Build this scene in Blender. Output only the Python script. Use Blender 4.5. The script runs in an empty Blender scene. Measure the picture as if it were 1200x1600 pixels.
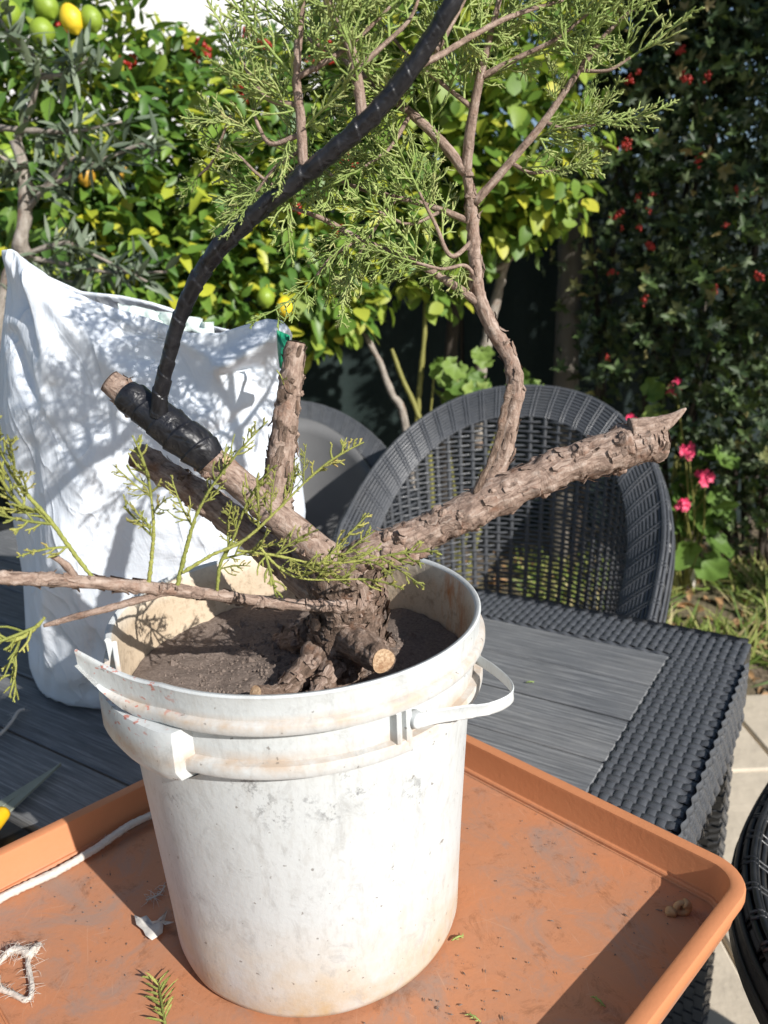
import bpy, math, random
import numpy as np
from mathutils import Vector, Matrix, noise
R = math.radians
random.seed(11)
rng = np.random.default_rng(11)
sc = bpy.context.scene

# ------------------------------------------------------------------ camera, sky, sun, exposure
FPX, PIT, ROLL = 1200.0, 0.2773, -0.0421      # focal length in photo pixels, pitch down, roll
ZT = 0.755                                    # height of the tray floor above the paving
CAMZ = ZT + 0.5314
cam_d = bpy.data.cameras.new('camera'); cam = bpy.data.objects.new('camera', cam_d); sc.collection.objects.link(cam)
cam.matrix_world = Matrix.Translation((0, 0, CAMZ)) @ (Matrix.Rotation(math.pi/2 - PIT, 4, 'X') @ Matrix.Rotation(ROLL, 4, 'Z'))
cam_d.sensor_fit = 'VERTICAL'; cam_d.sensor_height = 36.0; cam_d.lens = 36.0*FPX/1600
cam_d.clip_start = 0.02; cam_d.clip_end = 400
cam_d.dof.use_dof = True; cam_d.dof.focus_distance = 0.62; cam_d.dof.aperture_fstop = 8.5
sc.camera = cam
SUN_AZ, SUN_EL = R(-47), R(30.5)                # direction towards the sun
SD = Vector((math.cos(SUN_AZ)*math.cos(SUN_EL), math.sin(SUN_AZ)*math.cos(SUN_EL), math.sin(SUN_EL)))
world = bpy.data.worlds.new('World'); sc.world = world; world.use_nodes = True
wn = world.node_tree.nodes; wl = world.node_tree.links
sky = wn.new('ShaderNodeTexSky'); sky.sky_type = 'NISHITA'; sky.sun_disc = False
sky.sun_elevation = SUN_EL; sky.sun_rotation = math.atan2(SD.x, SD.y)
sky.air_density = 1.0; sky.dust_density = 0.6
bg = wn['Background']; bg.inputs['Strength'].default_value = 0.085
wl.new(sky.outputs[0], bg.inputs[0])
sun_d = bpy.data.lights.new('sun', 'SUN'); sun_d.energy = 5.0; sun_d.angle = R(0.53); sun_d.color = (1.0, 0.965, 0.915)
sun = bpy.data.objects.new('sun', sun_d); sc.collection.objects.link(sun)
sun.rotation_euler = SD.to_track_quat('Z', 'Y').to_euler(); sun.location = (3, -3, 6)
sc.view_settings.view_transform = 'Standard'; sc.view_settings.look = 'None'
sc.view_settings.exposure = 0.34; sc.view_settings.gamma = 1.0; sc.view_settings.use_curve_mapping = False

# ------------------------------------------------------------------ helpers: places
_c, _s = math.cos(PIT), math.sin(PIT)
def ray(px, py):
    xr = (px-600)/FPX; ur = (800-py)/FPX
    x = xr*math.cos(ROLL) - ur*math.sin(ROLL); up = xr*math.sin(ROLL) + ur*math.cos(ROLL)
    return Vector((x, _c+up*_s, -_s+up*_c))
def W(px, py, Y):                      # the point at distance Y in front, seen there in the photograph
    d = ray(px, py); return Vector((0, 0, CAMZ)) + d*(Y/d.y)
def WZ(px, py, z):                     # the point at height z above the tray floor
    d = ray(px, py); return Vector((0, 0, CAMZ)) + d*((z+ZT-CAMZ)/d.z)
def dep(P): return P.y*_c - (P.z-CAMZ)*_s
def rw(P, rpx): return rpx*dep(P)/FPX

# ------------------------------------------------------------------ helpers: objects
def link(o): sc.collection.objects.link(o); return o
def origin(o):
    v = Vector((0, 0, 0))
    while o is not None: v = v + o.location; o = o.parent
    return v
def tag(o, label, cat, group=None, kind=None):
    if label: o['label'] = label
    if cat: o['category'] = cat
    if group: o['group'] = group
    if kind: o['kind'] = kind
    return o
def thing(name, loc, label, cat, group=None, rz=0.0):
    o = bpy.data.objects.new(name, None); o.empty_display_size = .05; link(o); o.location = loc; o.rotation_euler = (0, 0, rz)
    return tag(o, label, cat, group)
def mesh(name, V, F, mats, smooth=True, attrs=None, midx=None):
    me = bpy.data.meshes.new(name)
    me.from_pydata([tuple(v) for v in V] if not isinstance(V, np.ndarray) else V.tolist(), [], F if not isinstance(F, np.ndarray) else F.tolist())
    if smooth: me.polygons.foreach_set('use_smooth', np.ones(len(me.polygons), bool))
    for m in (mats if isinstance(mats, (list, tuple)) else [mats]): me.materials.append(m)
    if midx is not None: me.polygons.foreach_set('material_index', np.array(midx, np.int32))
    for k, a in (attrs or {}).items():
        a = np.asarray(a, np.float32)
        if a.ndim == 1: at = me.attributes.new(k, 'FLOAT', 'POINT'); at.data.foreach_set('value', a)
        else: at = me.attributes.new(k, 'FLOAT_VECTOR', 'POINT'); at.data.foreach_set('vector', a.ravel())
    me.update(); return me
def put(name, me, parent=None, loc=(0, 0, 0), rot=None):
    o = bpy.data.objects.new(name, me); link(o); o.parent = parent; o.location = loc
    if rot is not None: o.rotation_euler = rot
    return o
def obj(name, V, F, mats, parent=None, base=None, smooth=True, attrs=None, midx=None, local=False):
    """one mesh object; V in world coordinates unless local"""
    if local: off = Vector((0, 0, 0))
    elif parent is not None: off = origin(parent)
    else: off = Vector(base) if base is not None else Vector((0, 0, 0))
    V = np.array([tuple(v) for v in V], float) - np.array(off)
    me = mesh(name, V, F, mats, smooth, attrs, midx)
    o = put(name, me, parent)
    if parent is None: o.location = off
    return o
def sharp(o, deg=38):
    o.data.set_sharp_from_angle(angle=R(deg)); return o
def catmull(P, n):
    P = [np.array(p, float) for p in P]; Q = [2*P[0]-P[1]] + P + [2*P[-1]-P[-2]]; out = []
    m = len(P)-1
    for k in range(n+1):
        t = k/n*m; i = min(int(t), m-1); t -= i
        a, b, c, d = Q[i:i+4]
        out.append(.5*((2*b)+(-a+c)*t+(2*a-5*b+4*c-d)*t*t+(-a+3*b-3*c+d)*t**3))
    return np.array(out)
def fbm(p, f, oct=3):
    v = 0; a = 1
    for _ in range(oct): v += a*noise.noise(Vector(p)*f); a *= .5; f *= 2.1
    return v
def tube(P, r, n=16, ns=8, amp=0., freq=40., knots=(), caps=True, rfun=None, flat=None):
    """smooth tube through P (points) with radii r; knots=(t,angle,height,width)"""
    Q = catmull([tuple(p)+(rr,) for p, rr in zip(P, r)], n); X = Q[:, :3]; rr = np.maximum(Q[:, 3], 1e-5)
    T = np.gradient(X, axis=0); T /= np.linalg.norm(T, axis=1)[:, None]+1e-12
    up = np.array([0, 0, 1.]) if abs(T[0][2]) < .9 else np.array([0, 1., 0])
    N = np.cross(up, T[0]); N /= np.linalg.norm(N)
    L = np.concatenate([[0], np.cumsum(np.linalg.norm(np.diff(X, axis=0), axis=1))])
    V = []; A = []
    for i in range(n+1):
        N = N - T[i]*(N@T[i]); N /= np.linalg.norm(N); B = np.cross(T[i], N)
        for k in range(ns):
            a = 2*math.pi*k/ns; d = N*math.cos(a)+B*math.sin(a)
            if flat: d = N*math.cos(a)*flat[0]+B*math.sin(a)*flat[1]
            q = rr[i]
            if amp: q = q*(1+amp*fbm(X[i]+d*rr[i]+7.3, freq, 4)+(.35*amp*(1-2*abs(noise.noise(Vector((X[i]+d*rr[i])*freq*4)))) if amp >= .1 and ns > 16 else 0))
            for (t, ka, kh, kw) in knots:
                dl = (L[i]-t*L[-1])/kw; da = (a-ka+math.pi) % (2*math.pi)-math.pi; da = da*rr[i]/kw
                e = dl*dl+da*da
                if e < 9: q += kh*math.exp(-e*1.3)*(1+.5*noise.noise(Vector(X[i]+d*rr[i])*300))
            if rfun: q *= rfun(L[i], a)
            V.append(X[i]+d*q); A.append((math.cos(a)*rr[i], math.sin(a)*rr[i], L[i]))
    F = [(i*ns+k, i*ns+(k+1) % ns, (i+1)*ns+(k+1) % ns, (i+1)*ns+k) for i in range(n) for k in range(ns)]
    if caps:
        V += [X[0], X[-1]]; A += [(0, 0, 0), (0, 0, L[-1])]; a0 = (n+1)*ns
        F += [(a0, (k+1) % ns, k) for k in range(ns)] + [(a0+1, n*ns+k, n*ns+(k+1) % ns) for k in range(ns)]
    return V, F, np.array(A)
class MB:
    """gathers pieces into one mesh"""
    def __init__(s): s.V = []; s.F = []; s.A = []; s.M = []
    def add(s, V, F, tint=0., m=0):
        o = len(s.V); s.V += [tuple(v) for v in V]; s.F += [tuple(i+o for i in f) for f in F]
        s.A += ([tint]*len(V) if np.isscalar(tint) else list(tint)); s.M += [m]*len(F)
    def tube(s, P, r, n=6, ns=6, tint=0., m=0, **k):
        V, F, A = tube(P, r, n, ns, **k); s.add(V, F, tint, m)
    def box(s, c, d, m=0, rot=None, tint=0.):
        V = [Vector((x*d[0]/2, y*d[1]/2, z*d[2]/2)) for x in (-1, 1) for y in (-1, 1) for z in (-1, 1)]
        V = [(rot @ v if rot else v)+Vector(c) for v in V]
        s.add(V, [(0, 1, 3, 2), (4, 6, 7, 5), (0, 4, 5, 1), (2, 3, 7, 6), (0, 2, 6, 4), (1, 5, 7, 3)], tint, m)
    def build(s, name, mats, parent=None, **k):
        return obj(name, s.V, s.F, mats, parent, attrs={'tint': s.A}, midx=s.M, **k)
def scatter(tmpl, mats3, locs, scales, tints):
    """many copies of template (V,F) as one vertex/face array"""
    tv, tf = tmpl; tv = np.array(tv); n = len(locs); m = len(tv)
    V = np.einsum('nij,mj->nmi', mats3, tv)*np.asarray(scales)[:, None, None] + np.asarray(locs)[:, None, :]
    F = []
    for f in tf: F.append(np.array(f)[None, :] + (np.arange(n)*m)[:, None])
    FF = []
    for k in range(n):
        for f in F: FF.append(f[k].tolist())
    return V.reshape(-1, 3), FF, np.repeat(np.asarray(tints), m)
def frame(d, up=None, roll=0.):
    """3x3 with +Y along d, +Z near up"""
    d = np.array(d, float); d /= np.linalg.norm(d)+1e-9
    up = np.array(up if up is not None else (0, 0, 1), float)
    z = up - d*(up@d)
    if np.linalg.norm(z) < 1e-3: z = np.array([1., 0, 0]) - d*d[0]
    z /= np.linalg.norm(z); x = np.cross(d, z)
    if roll:
        c, s = math.cos(roll), math.sin(roll); x, z = x*c+z*s, z*c-x*s
    return np.stack([x, d, z], 1)
def leaf(w=.45, tip=1.0, fold=.12, curl=.15, rows=5, wob=0.):
    """a leaf of length 1 along +Y, folded at its midrib"""
    V = []; F = []
    for i in range(rows+1):
        t = i/rows; ww = w*.5*(math.sin(math.pi*min(1, t**.8*.98+.02))**.75)*(1-.25*t*tip)
        z = -curl*t*t
        V += [(-ww, t, z+fold*ww*2+wob*math.sin(9*t)*ww), (0, t, z), (ww, t, z+fold*ww*2-wob*math.sin(8*t+1)*ww)]
    for i in range(rows):
        a = 3*i; F += [(a, a+1, a+4, a+3), (a+1, a+2, a+5, a+4)]
    return V, F

# ------------------------------------------------------------------ helpers: materials
def new_mat(name):
    m = bpy.data.materials.new(name); m.use_nodes = True; nt = m.node_tree
    return m, nt, nt.nodes['Principled BSDF']
def node(nt, typ, ins=None, **kw):
    n = nt.nodes.new(typ)
    for k, v in kw.items(): setattr(n, k, v)
    for k, v in (ins or {}).items():
        if isinstance(v, bpy.types.NodeSocket): nt.links.new(v, n.inputs[k])
        else: n.inputs[k].default_value = v
    return n
def coords(nt, kind='Object', scale=(1, 1, 1), attr=None):
    if attr: c = node(nt, 'ShaderNodeAttribute', attribute_name=attr).outputs['Vector']
    else: c = node(nt, 'ShaderNodeTexCoord').outputs[kind]
    return node(nt, 'ShaderNodeMapping', {'Vector': c, 'Scale': scale}).outputs[0]
def noisen(nt, co, scale, detail=4, rough=.6, dist=0.):
    return node(nt, 'ShaderNodeTexNoise', {'Vector': co, 'Scale': scale, 'Detail': detail, 'Roughness': rough, 'Distortion': dist}).outputs['Fac']
def ramp(nt, fac, stops, interp='LINEAR'):
    n = node(nt, 'ShaderNodeValToRGB', {'Fac': fac}); cr = n.color_ramp; cr.interpolation = interp
    while len(cr.elements) < len(stops): cr.elements.new(.5)
    for e, (p, c) in zip(cr.elements, stops):
        e.position = p; e.color = (c, c, c, 1) if np.isscalar(c) else tuple(c)+(1,)
    return n.outputs[0]
def mixc(nt, fac, a, b, mode='MIX'):
    n = nt.nodes.new('ShaderNodeMix'); n.data_type = 'RGBA'; n.blend_type = mode
    for k, v in (('Factor', fac), ('A', a), ('B', b)):
        s = [i for i in n.inputs if i.name == k and (i.type == 'VALUE' if k == 'Factor' else i.type == 'RGBA')][0]
        if isinstance(v, bpy.types.NodeSocket): nt.links.new(v, s)
        else: s.default_value = v if np.isscalar(v) else tuple(v)+(1,)
    return [o for o in n.outputs if o.type == 'RGBA'][0]
def math_(nt, op, a, b=None, c=None):
    n = nt.nodes.new('ShaderNodeMath'); n.operation = op; n.use_clamp = False
    for i, v in enumerate((a, b, c)):
        if v is None: continue
        if isinstance(v, bpy.types.NodeSocket): nt.links.new(v, n.inputs[i])
        else: n.inputs[i].default_value = v
    return n.outputs[0]
def bump(nt, bsdf, h, dist, strength=1.):
    b = node(nt, 'ShaderNodeBump', {'Height': h, 'Distance': dist, 'Strength': strength}); nt.links.new(b.outputs[0], bsdf.inputs['Normal'])
def spot(nt, co, c, r, soft=.5):
    """1 inside a ball of object space, 0 outside"""
    d = node(nt, 'ShaderNodeVectorMath', {0: co, 1: c}, operation='DISTANCE').outputs['Value']
    return node(nt, 'ShaderNodeMapRange', {'Value': d, 'From Min': r*(1-soft), 'From Max': r, 'To Min': 1., 'To Max': 0.}).outputs[0]
def simple(name, col, rough=.6, var=.25, scale=30., bmp=0., metallic=0., spec=None, stretch=(1, 1, 1)):
    m, nt, b = new_mat(name); co = coords(nt, scale=stretch)
    n = noisen(nt, co, scale)
    c = mixc(nt, n, tuple(x*(1-var) for x in col), tuple(min(1, x*(1+var)) for x in col))
    nt.links.new(c, b.inputs['Base Color']); b.inputs['Roughness'].default_value = rough; b.inputs['Metallic'].default_value = metallic
    if spec is not None: b.inputs['Specular IOR Level'].default_value = spec
    if bmp: bump(nt, b, n, bmp)
    return m
def leafmat(name, stops, rough=.42, transl=.25, spec=.4):
    m, nt, b = new_mat(name)
    t = node(nt, 'ShaderNodeAttribute', attribute_name='tint').outputs['Fac']
    c = ramp(nt, t, stops); n = noisen(nt, coords(nt), 60, 3)
    c = mixc(nt, math_(nt, 'MULTIPLY', n, .5), c, (0, 0, 0), 'MULTIPLY') if False else mixc(nt, n, c, mixc(nt, .35, c, (.02, .03, .005)))
    back = node(nt, 'ShaderNodeNewGeometry').outputs['Backfacing']
    c2 = mixc(nt, math_(nt, 'MULTIPLY', back, .35), c, (.25, .3, .16))
    nt.links.new(c2, b.inputs['Base Color']); b.inputs['Roughness'].default_value = rough; b.inputs['Specular IOR Level'].default_value = spec
    tr = node(nt, 'ShaderNodeBsdfTranslucent', {'Color': mixc(nt, .4, c, (.25, .4, .02))})
    mx = node(nt, 'ShaderNodeMixShader', {0: transl, 1: b.outputs[0], 2: tr.outputs[0]})
    nt.links.new(mx.outputs[0], nt.nodes['Material Output'].inputs['Surface'])
    return m

M = {}
def make_bark(name, lo, mid, hi, bd=.0012, sc_=1.):
    m, nt, b = new_mat(name)
    co = coords(nt, attr='tub', scale=(1, 1, .3)); co2 = coords(nt, attr='tub', scale=(1, 1, 1))
    n1 = noisen(nt, co, 260*sc_, 6, .65, .4); n2 = noisen(nt, co2, 60*sc_, 5, .6); n3 = noisen(nt, coords(nt, attr='tub', scale=(1, 1, 1.5)), 110*sc_, 6, .7, 1.8)
    c = ramp(nt, n1, [(.3, lo), (.5, mid), (.72, hi)])
    red = mixc(nt, ramp(nt, n2, [(.55, 0.), (.72, .75)]), c, (.22, .105, .06))
    c = mixc(nt, ramp(nt, n3, [(.3, .65), (.42, 0.)]), red, (.05, .038, .03))
    nt.links.new(c, b.inputs['Base Color']); b.inputs['Roughness'].default_value = .8; b.inputs['Specular IOR Level'].default_value = .25
    bump(nt, b, math_(nt, 'ADD', math_(nt, 'MULTIPLY', n1, .7), math_(nt, 'MULTIPLY', n3, .9)), bd)
    return m
M['bark'] = make_bark('bark', (.105, .068, .052), (.33, .235, .185), (.52, .42, .355), .002)
M['bark_trunk'] = make_bark('bark_trunk', (.065, .043, .032), (.225, .155, .115), (.41, .32, .265), .0035)
M['bark_old'] = make_bark('bark_old', (.06, .045, .035), (.13, .10, .08), (.22, .18, .15), .004, .25)
M['pale_bark'] = make_bark('pale_bark', (.14, .12, .10), (.30, .26, .22), (.45, .41, .36), .002, .4)
def make_cut():
    m, nt, b = new_mat('cut_wood'); co = coords(nt)
    n = noisen(nt, co, 500, 4); n2 = noisen(nt, co, 90, 3)
    c = ramp(nt, n, [(.3, (.28, .165, .09)), (.55, (.52, .36, .22)), (.75, (.62, .47, .32))])
    c = mixc(nt, ramp(nt, n2, [(.5, 0.), (.7, .6)]), c, (.30, .15, .07))
    nt.links.new(c, b.inputs['Base Color']); b.inputs['Roughness'].default_value = .8; bump(nt, b, n, .0008); return m
M['cut'] = make_cut()
M['cut_grey'] = simple('cut_wood_weathered', (.23, .17, .14), .85, .4, 300, .001)
def make_tape():
    m, nt, b = new_mat('black_tape'); co = coords(nt, attr='tub', scale=(1, 1, 1))
    n = noisen(nt, co, 75, 2, .5, 1.2); n2 = noisen(nt, coords(nt, attr='tub', scale=(1, 1, .35)), 300, 2)
    c = ramp(nt, n, [(.3, (.006, .006, .008)), (.7, (.02, .02, .024))]); nt.links.new(c, b.inputs['Base Color'])
    nt.links.new(ramp(nt, n2, [(.3, .24), (.7, .5)]), b.inputs['Roughness']); b.inputs['Specular IOR Level'].default_value = .5
    bump(nt, b, math_(nt, 'ADD', n, math_(nt, 'MULTIPLY', n2, .3)), .0016); return m
M['tape'] = make_tape()
def make_juniper(name, stops):
    m, nt, b = new_mat(name)
    t = node(nt, 'ShaderNodeAttribute', attribute_name='tint').outputs['Fac']
    oi = node(nt, 'ShaderNodeObjectInfo').outputs['Random']
    v = math_(nt, 'ADD', math_(nt, 'MULTIPLY', t, .75), math_(nt, 'MULTIPLY', oi, .25))
    n = noisen(nt, coords(nt), 900, 2)
    c = ramp(nt, v, stops); c = mixc(nt, math_(nt, 'MULTIPLY', n, .6), c, mixc(nt, .5, c, (.02, .04, .01)))
    nt.links.new(c, b.inputs['Base Color']); b.inputs['Roughness'].default_value = .55; b.inputs['Specular IOR Level'].default_value = .3
    bump(nt, b, n, .0008)
    return m
M['juniper'] = make_juniper('juniper_scales', [(0., (.17, .24, .055)), (.5, (.33, .43, .12)), (.85, (.52, .58, .22)), (1., (.58, .50, .22))])
M['juniper_y'] = make_juniper('juniper_scales_yellowed', [(0., (.19, .21, .05)), (.5, (.34, .36, .09)), (.85, (.48, .44, .13)), (1., (.50, .31, .13))])

BC = Vector((-.0742, .5823, ZT))      # middle of the bucket's base
def make_bucket_mats():
    m, nt, b = new_mat('bucket_plastic'); co = coords(nt)
    big = noisen(nt, co, 9, 5, .6); fine = noisen(nt, coords(nt, scale=(1, 1, .35)), 140, 5, .7); sp = noisen(nt, co, 260, 3, .55)
    c = mixc(nt, big, (.53, .55, .545), (.60, .62, .62))
    c = mixc(nt, ramp(nt, fine, [(.5, 0.), (.68, .6)]), c, (.46, .46, .44))
    sep = node(nt, 'ShaderNodeSeparateXYZ', {0: co}).outputs['Z']
    low = node(nt, 'ShaderNodeMapRange', {'Value': sep, 'From Min': .0, 'From Max': .10, 'To Min': 1., 'To Max': 0.}).outputs[0]
    lown = math_(nt, 'MULTIPLY', low, ramp(nt, noisen(nt, co, 28, 5, .65), [(.3, .1), (.7, 1.)]))
    c = mixc(nt, lown, c, (.50, .36, .19))
    # grime caught on and under the ridges
    for z0, w in ((.2395, .010), (.270, .007)):
        d = math_(nt, 'ABSOLUTE', math_(nt, 'SUBTRACT', sep, z0))
        g = node(nt, 'ShaderNodeMapRange', {'Value': d, 'From Min': 0., 'From Max': w, 'To Min': .9, 'To Max': 0.}).outputs[0]
        g = math_(nt, 'MULTIPLY', g, ramp(nt, noisen(nt, co, 45, 5, .7), [(.32, .15), (.62, 1.)]))
        c = mixc(nt, g, c, (.46, .35, .255))
    # black rubbed scuffs
    def cyl(px, py, r):  # on the bucket's front
        d = ray(px, py); o = Vector((0, 0, CAMZ))-BC; rr = r
        a = d.x*d.x+d.y*d.y; bb = 2*(o.x*d.x+o.y*d.y); cc = o.x*o.x+o.y*o.y-rr*rr; t = (-bb-math.sqrt(bb*bb-4*a*cc))/(2*a)
        return tuple(o+d*t)
    scuff = noisen(nt, coords(nt, scale=(1, 1, .8)), 150, 6, .75); dots = ramp(nt, scuff, [(.51, 0.), (.60, .85)])
    tot = None
    for (px, py, rad) in ((395, 1235, .022), (410, 1262, .018), (375, 1222, .018), (430, 1285, .016), (540, 1210, .012), (470, 1265, .016), (520, 1275, .016), (560, 1245, .014), (650, 1240, .02), (265, 1245, .012)):
        s_ = spot(nt, co, cyl(px, py, .1405), rad, .8)
        tot = s_ if tot is None else math_(nt, 'MAXIMUM', tot, s_)
    c = mixc(nt, math_(nt, 'MULTIPLY', math_(nt, 'MULTIPLY', tot, dots), .8), c, (.10, .10, .105))
    wide = ramp(nt, noisen(nt, coords(nt, scale=(1, 1, .55)), 48, 7, .78, 1.2), [(.53, 0.), (.70, .6)])
    c = mixc(nt, wide, c, (.33, .33, .32))
    spk = ramp(nt, noisen(nt, co, 190, 2, .5), [(.715, 0.), (.74, .7)])
    c = mixc(nt, spk, c, (.16, .14, .12))
    # red paint smears on the torn lip
    red = math_(nt, 'MULTIPLY', spot(nt, co, tuple(WZ(190, 1062, .285)-BC), .06, .5), ramp(nt, noisen(nt, coords(nt, scale=(1, 1, 2)), 150, 3), [(.60, 0.), (.65, .8)]))
    c = mixc(nt, red, c, (.50, .13, .08))
    nt.links.new(c, b.inputs['Base Color']); b.inputs['Roughness'].default_value = .5; b.inputs['Specular IOR Level'].default_value = .35
    bump(nt, b, math_(nt, 'ADD', math_(nt, 'MULTIPLY', fine, .5), sp), .00022)
    M['bucket'] = m
    m, nt, b = new_mat('bucket_inside'); co = coords(nt)
    n1 = noisen(nt, co, 14, 6, .6); n2 = noisen(nt, co, 120, 5, .7)
    c = mixc(nt, n1, (.42, .31, .20), (.68, .57, .43)); c = mixc(nt, ramp(nt, n2, [(.5, 0.), (.72, .7)]), c, (.24, .17, .11))
    z = node(nt, 'ShaderNodeSeparateXYZ', {0: co}).outputs['Z']
    up = node(nt, 'ShaderNodeMapRange', {'Value': z, 'From Min': .27, 'From Max': .289, 'To Min': 0., 'To Max': .6}).outputs[0]
    c = mixc(nt, up, c, (.72, .67, .58))
    rs = math_(nt, 'MULTIPLY', spot(nt, co, (.128, .05, .262), .042, .7), ramp(nt, noisen(nt, coords(nt, scale=(1, 1, .35)), 60, 4), [(.42, 0.), (.6, 1.)]))
    c = mixc(nt, rs, c, (.46, .17, .045))
    nt.links.new(c, b.inputs['Base Color']); b.inputs['Roughness'].default_value = .75; bump(nt, b, n2, .0012)
    M['bucket_in'] = m
make_bucket_mats()
def make_soil():
    m, nt, b = new_mat('potting_soil'); co = coords(nt); n = noisen(nt, co, 350, 6, .75); n2 = noisen(nt, co, 40, 4)
    c = ramp(nt, n, [(.3, (.12, .092, .078)), (.55, (.25, .20, .17)), (.8, (.40, .33, .28))]); c = mixc(nt, math_(nt, 'MULTIPLY', n2, .5), c, (.15, .115, .095))
    nt.links.new(c, b.inputs['Base Color']); b.inputs['Roughness'].default_value = .95; b.inputs['Specular IOR Level'].default_value = .1; bump(nt, b, n, .002); return m
M['soil'] = make_soil()
def make_tray():
    m, nt, b = new_mat('orange_plastic'); co = coords(nt)
    n = noisen(nt, co, 7, 5, .6); c = mixc(nt, n, (.49, .19, .082), (.56, .23, .105))
    z = node(nt, 'ShaderNodeSeparateXYZ', {0: co}).outputs['Z']
    fl = node(nt, 'ShaderNodeMapRange', {'Value': z, 'From Min': .0005, 'From Max': .006, 'To Min': 1., 'To Max': 0.}).outputs[0]
    dust = math_(nt, 'MULTIPLY', fl, ramp(nt, noisen(nt, co, 16, 6, .7), [(.30, .15), (.70, .85)]))
    c = mixc(nt, dust, c, (.40, .205, .125))
    grey = math_(nt, 'MULTIPLY', fl, ramp(nt, noisen(nt, co, 15, 7, .72, 1.), [(.50, 0.), (.66, .7)]))
    c = mixc(nt, grey, c, (.30, .22, .18))
    brown = math_(nt, 'MULTIPLY', fl, ramp(nt, noisen(nt, co, 30, 8, .8, .6), [(.54, 0.), (.68, .7)]))
    c = mixc(nt, brown, c, (.20, .085, .04))
    # fine scratches in several directions
    scr = None
    for a, off in ((.5, 0), (1.3, 3), (2.4, 7), (2.0, 11)):
        mp = node(nt, 'ShaderNodeMapping', {'Vector': node(nt, 'ShaderNodeTexCoord').outputs['Object'], 'Rotation': (0, 0, a), 'Location': (off, off, 0)}).outputs[0]
        mp = node(nt, 'ShaderNodeMapping', {'Vector': mp, 'Scale': (1, .03, 1)}).outputs[0]
        s_ = ramp(nt, noisen(nt, mp, 620, 3, .6, .5), [(.665, 0.), (.73, 1.)]); scr = s_ if scr is None else math_(nt, 'MAXIMUM', scr, s_)
    c = mixc(nt, math_(nt, 'MULTIPLY', math_(nt, 'MULTIPLY', scr, fl), math_(nt, 'MULTIPLY', noisen(nt, co, 12, 4), .55)), c, (.58, .37, .25))
    nt.links.new(c, b.inputs['Base Color']); b.inputs['Roughness'].default_value = .55; b.inputs['Specular IOR Level'].default_value = .3
    bump(nt, b, noisen(nt, co, 180, 4), .0003); return m
M['tray'] = make_tray()
def make_plank():
    m, nt, b = new_mat('wood_look_plastic'); oi = node(nt, 'ShaderNodeObjectInfo').outputs['Random']
    base = node(nt, 'ShaderNodeVectorMath', {0: node(nt, 'ShaderNodeTexCoord').outputs['Object'], 1: (0, 0, 0)}, operation='ADD')
    off = node(nt, 'ShaderNodeCombineXYZ', {0: math_(nt, 'MULTIPLY', oi, 37.), 1: math_(nt, 'MULTIPLY', oi, 11.), 2: 0.}).outputs[0]; nt.links.new(off, base.inputs[1])
    co = node(nt, 'ShaderNodeMapping', {'Vector': base.outputs[0], 'Scale': (.035, 1, 1)}).outputs[0]
    n1 = noisen(nt, co, 230, 6, .72, .12); n2 = noisen(nt, node(nt, 'ShaderNodeMapping', {'Vector': base.outputs[0], 'Scale': (.25, 1, 1)}).outputs[0], 4, 2, .5, .3)
    rings = node(nt, 'ShaderNodeMath', {0: math_(nt, 'MULTIPLY', n2, 22.)}, operation='FRACT').outputs[0]
    g = math_(nt, 'ADD', math_(nt, 'MULTIPLY', n1, .88), math_(nt, 'MULTIPLY', n2, .07))
    c = ramp(nt, g, [(.30, (.06, .063, .068)), (.50, (.15, .155, .162)), (.70, (.38, .38, .375))])
    ru = ramp(nt, noisen(nt, base.outputs[0], 7, 6, .65), [(.4, .0), (.68, .8)]); c = mixc(nt, math_(nt, 'MULTIPLY', ru, n1), c, (.26, .255, .245))
    spots = ramp(nt, noisen(nt, base.outputs[0], 34, 3, .5), [(.70, 0.), (.76, .45)]); c = mixc(nt, spots, c, (.25, .235, .21))
    nt.links.new(c, b.inputs['Base Color']); b.inputs['Roughness'].default_value = .55; b.inputs['Specular IOR Level'].default_value = .4
    bump(nt, b, g, .0012); return m
M['plank'] = make_plank()
def make_rattan(name, col):
    m, nt, b = new_mat(name); n = noisen(nt, coords(nt), 70, 5, .65); n2 = noisen(nt, coords(nt), 9, 3)
    c = mixc(nt, n, tuple(x*.75 for x in col), tuple(x*1.35 for x in col)); c = mixc(nt, ramp(nt, n2, [(.45, 0.), (.8, .3)]), c, (.13, .125, .12))
    nt.links.new(c, b.inputs['Base Color']); nt.links.new(ramp(nt, n, [(.3, .28), (.7, .48)]), b.inputs['Roughness']); b.inputs['Specular IOR Level'].default_value = .5
    bump(nt, b, n, .0004); return m
M['rattan'] = make_rattan('grey_rattan', (.066, .070, .078))
M['rattan_dark'] = make_rattan('black_rattan', (.010, .0105, .012))
M['cushion'] = simple('grey_plastic_shell', (.12, .12, .121), .6, .25, 6, .0)
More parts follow.
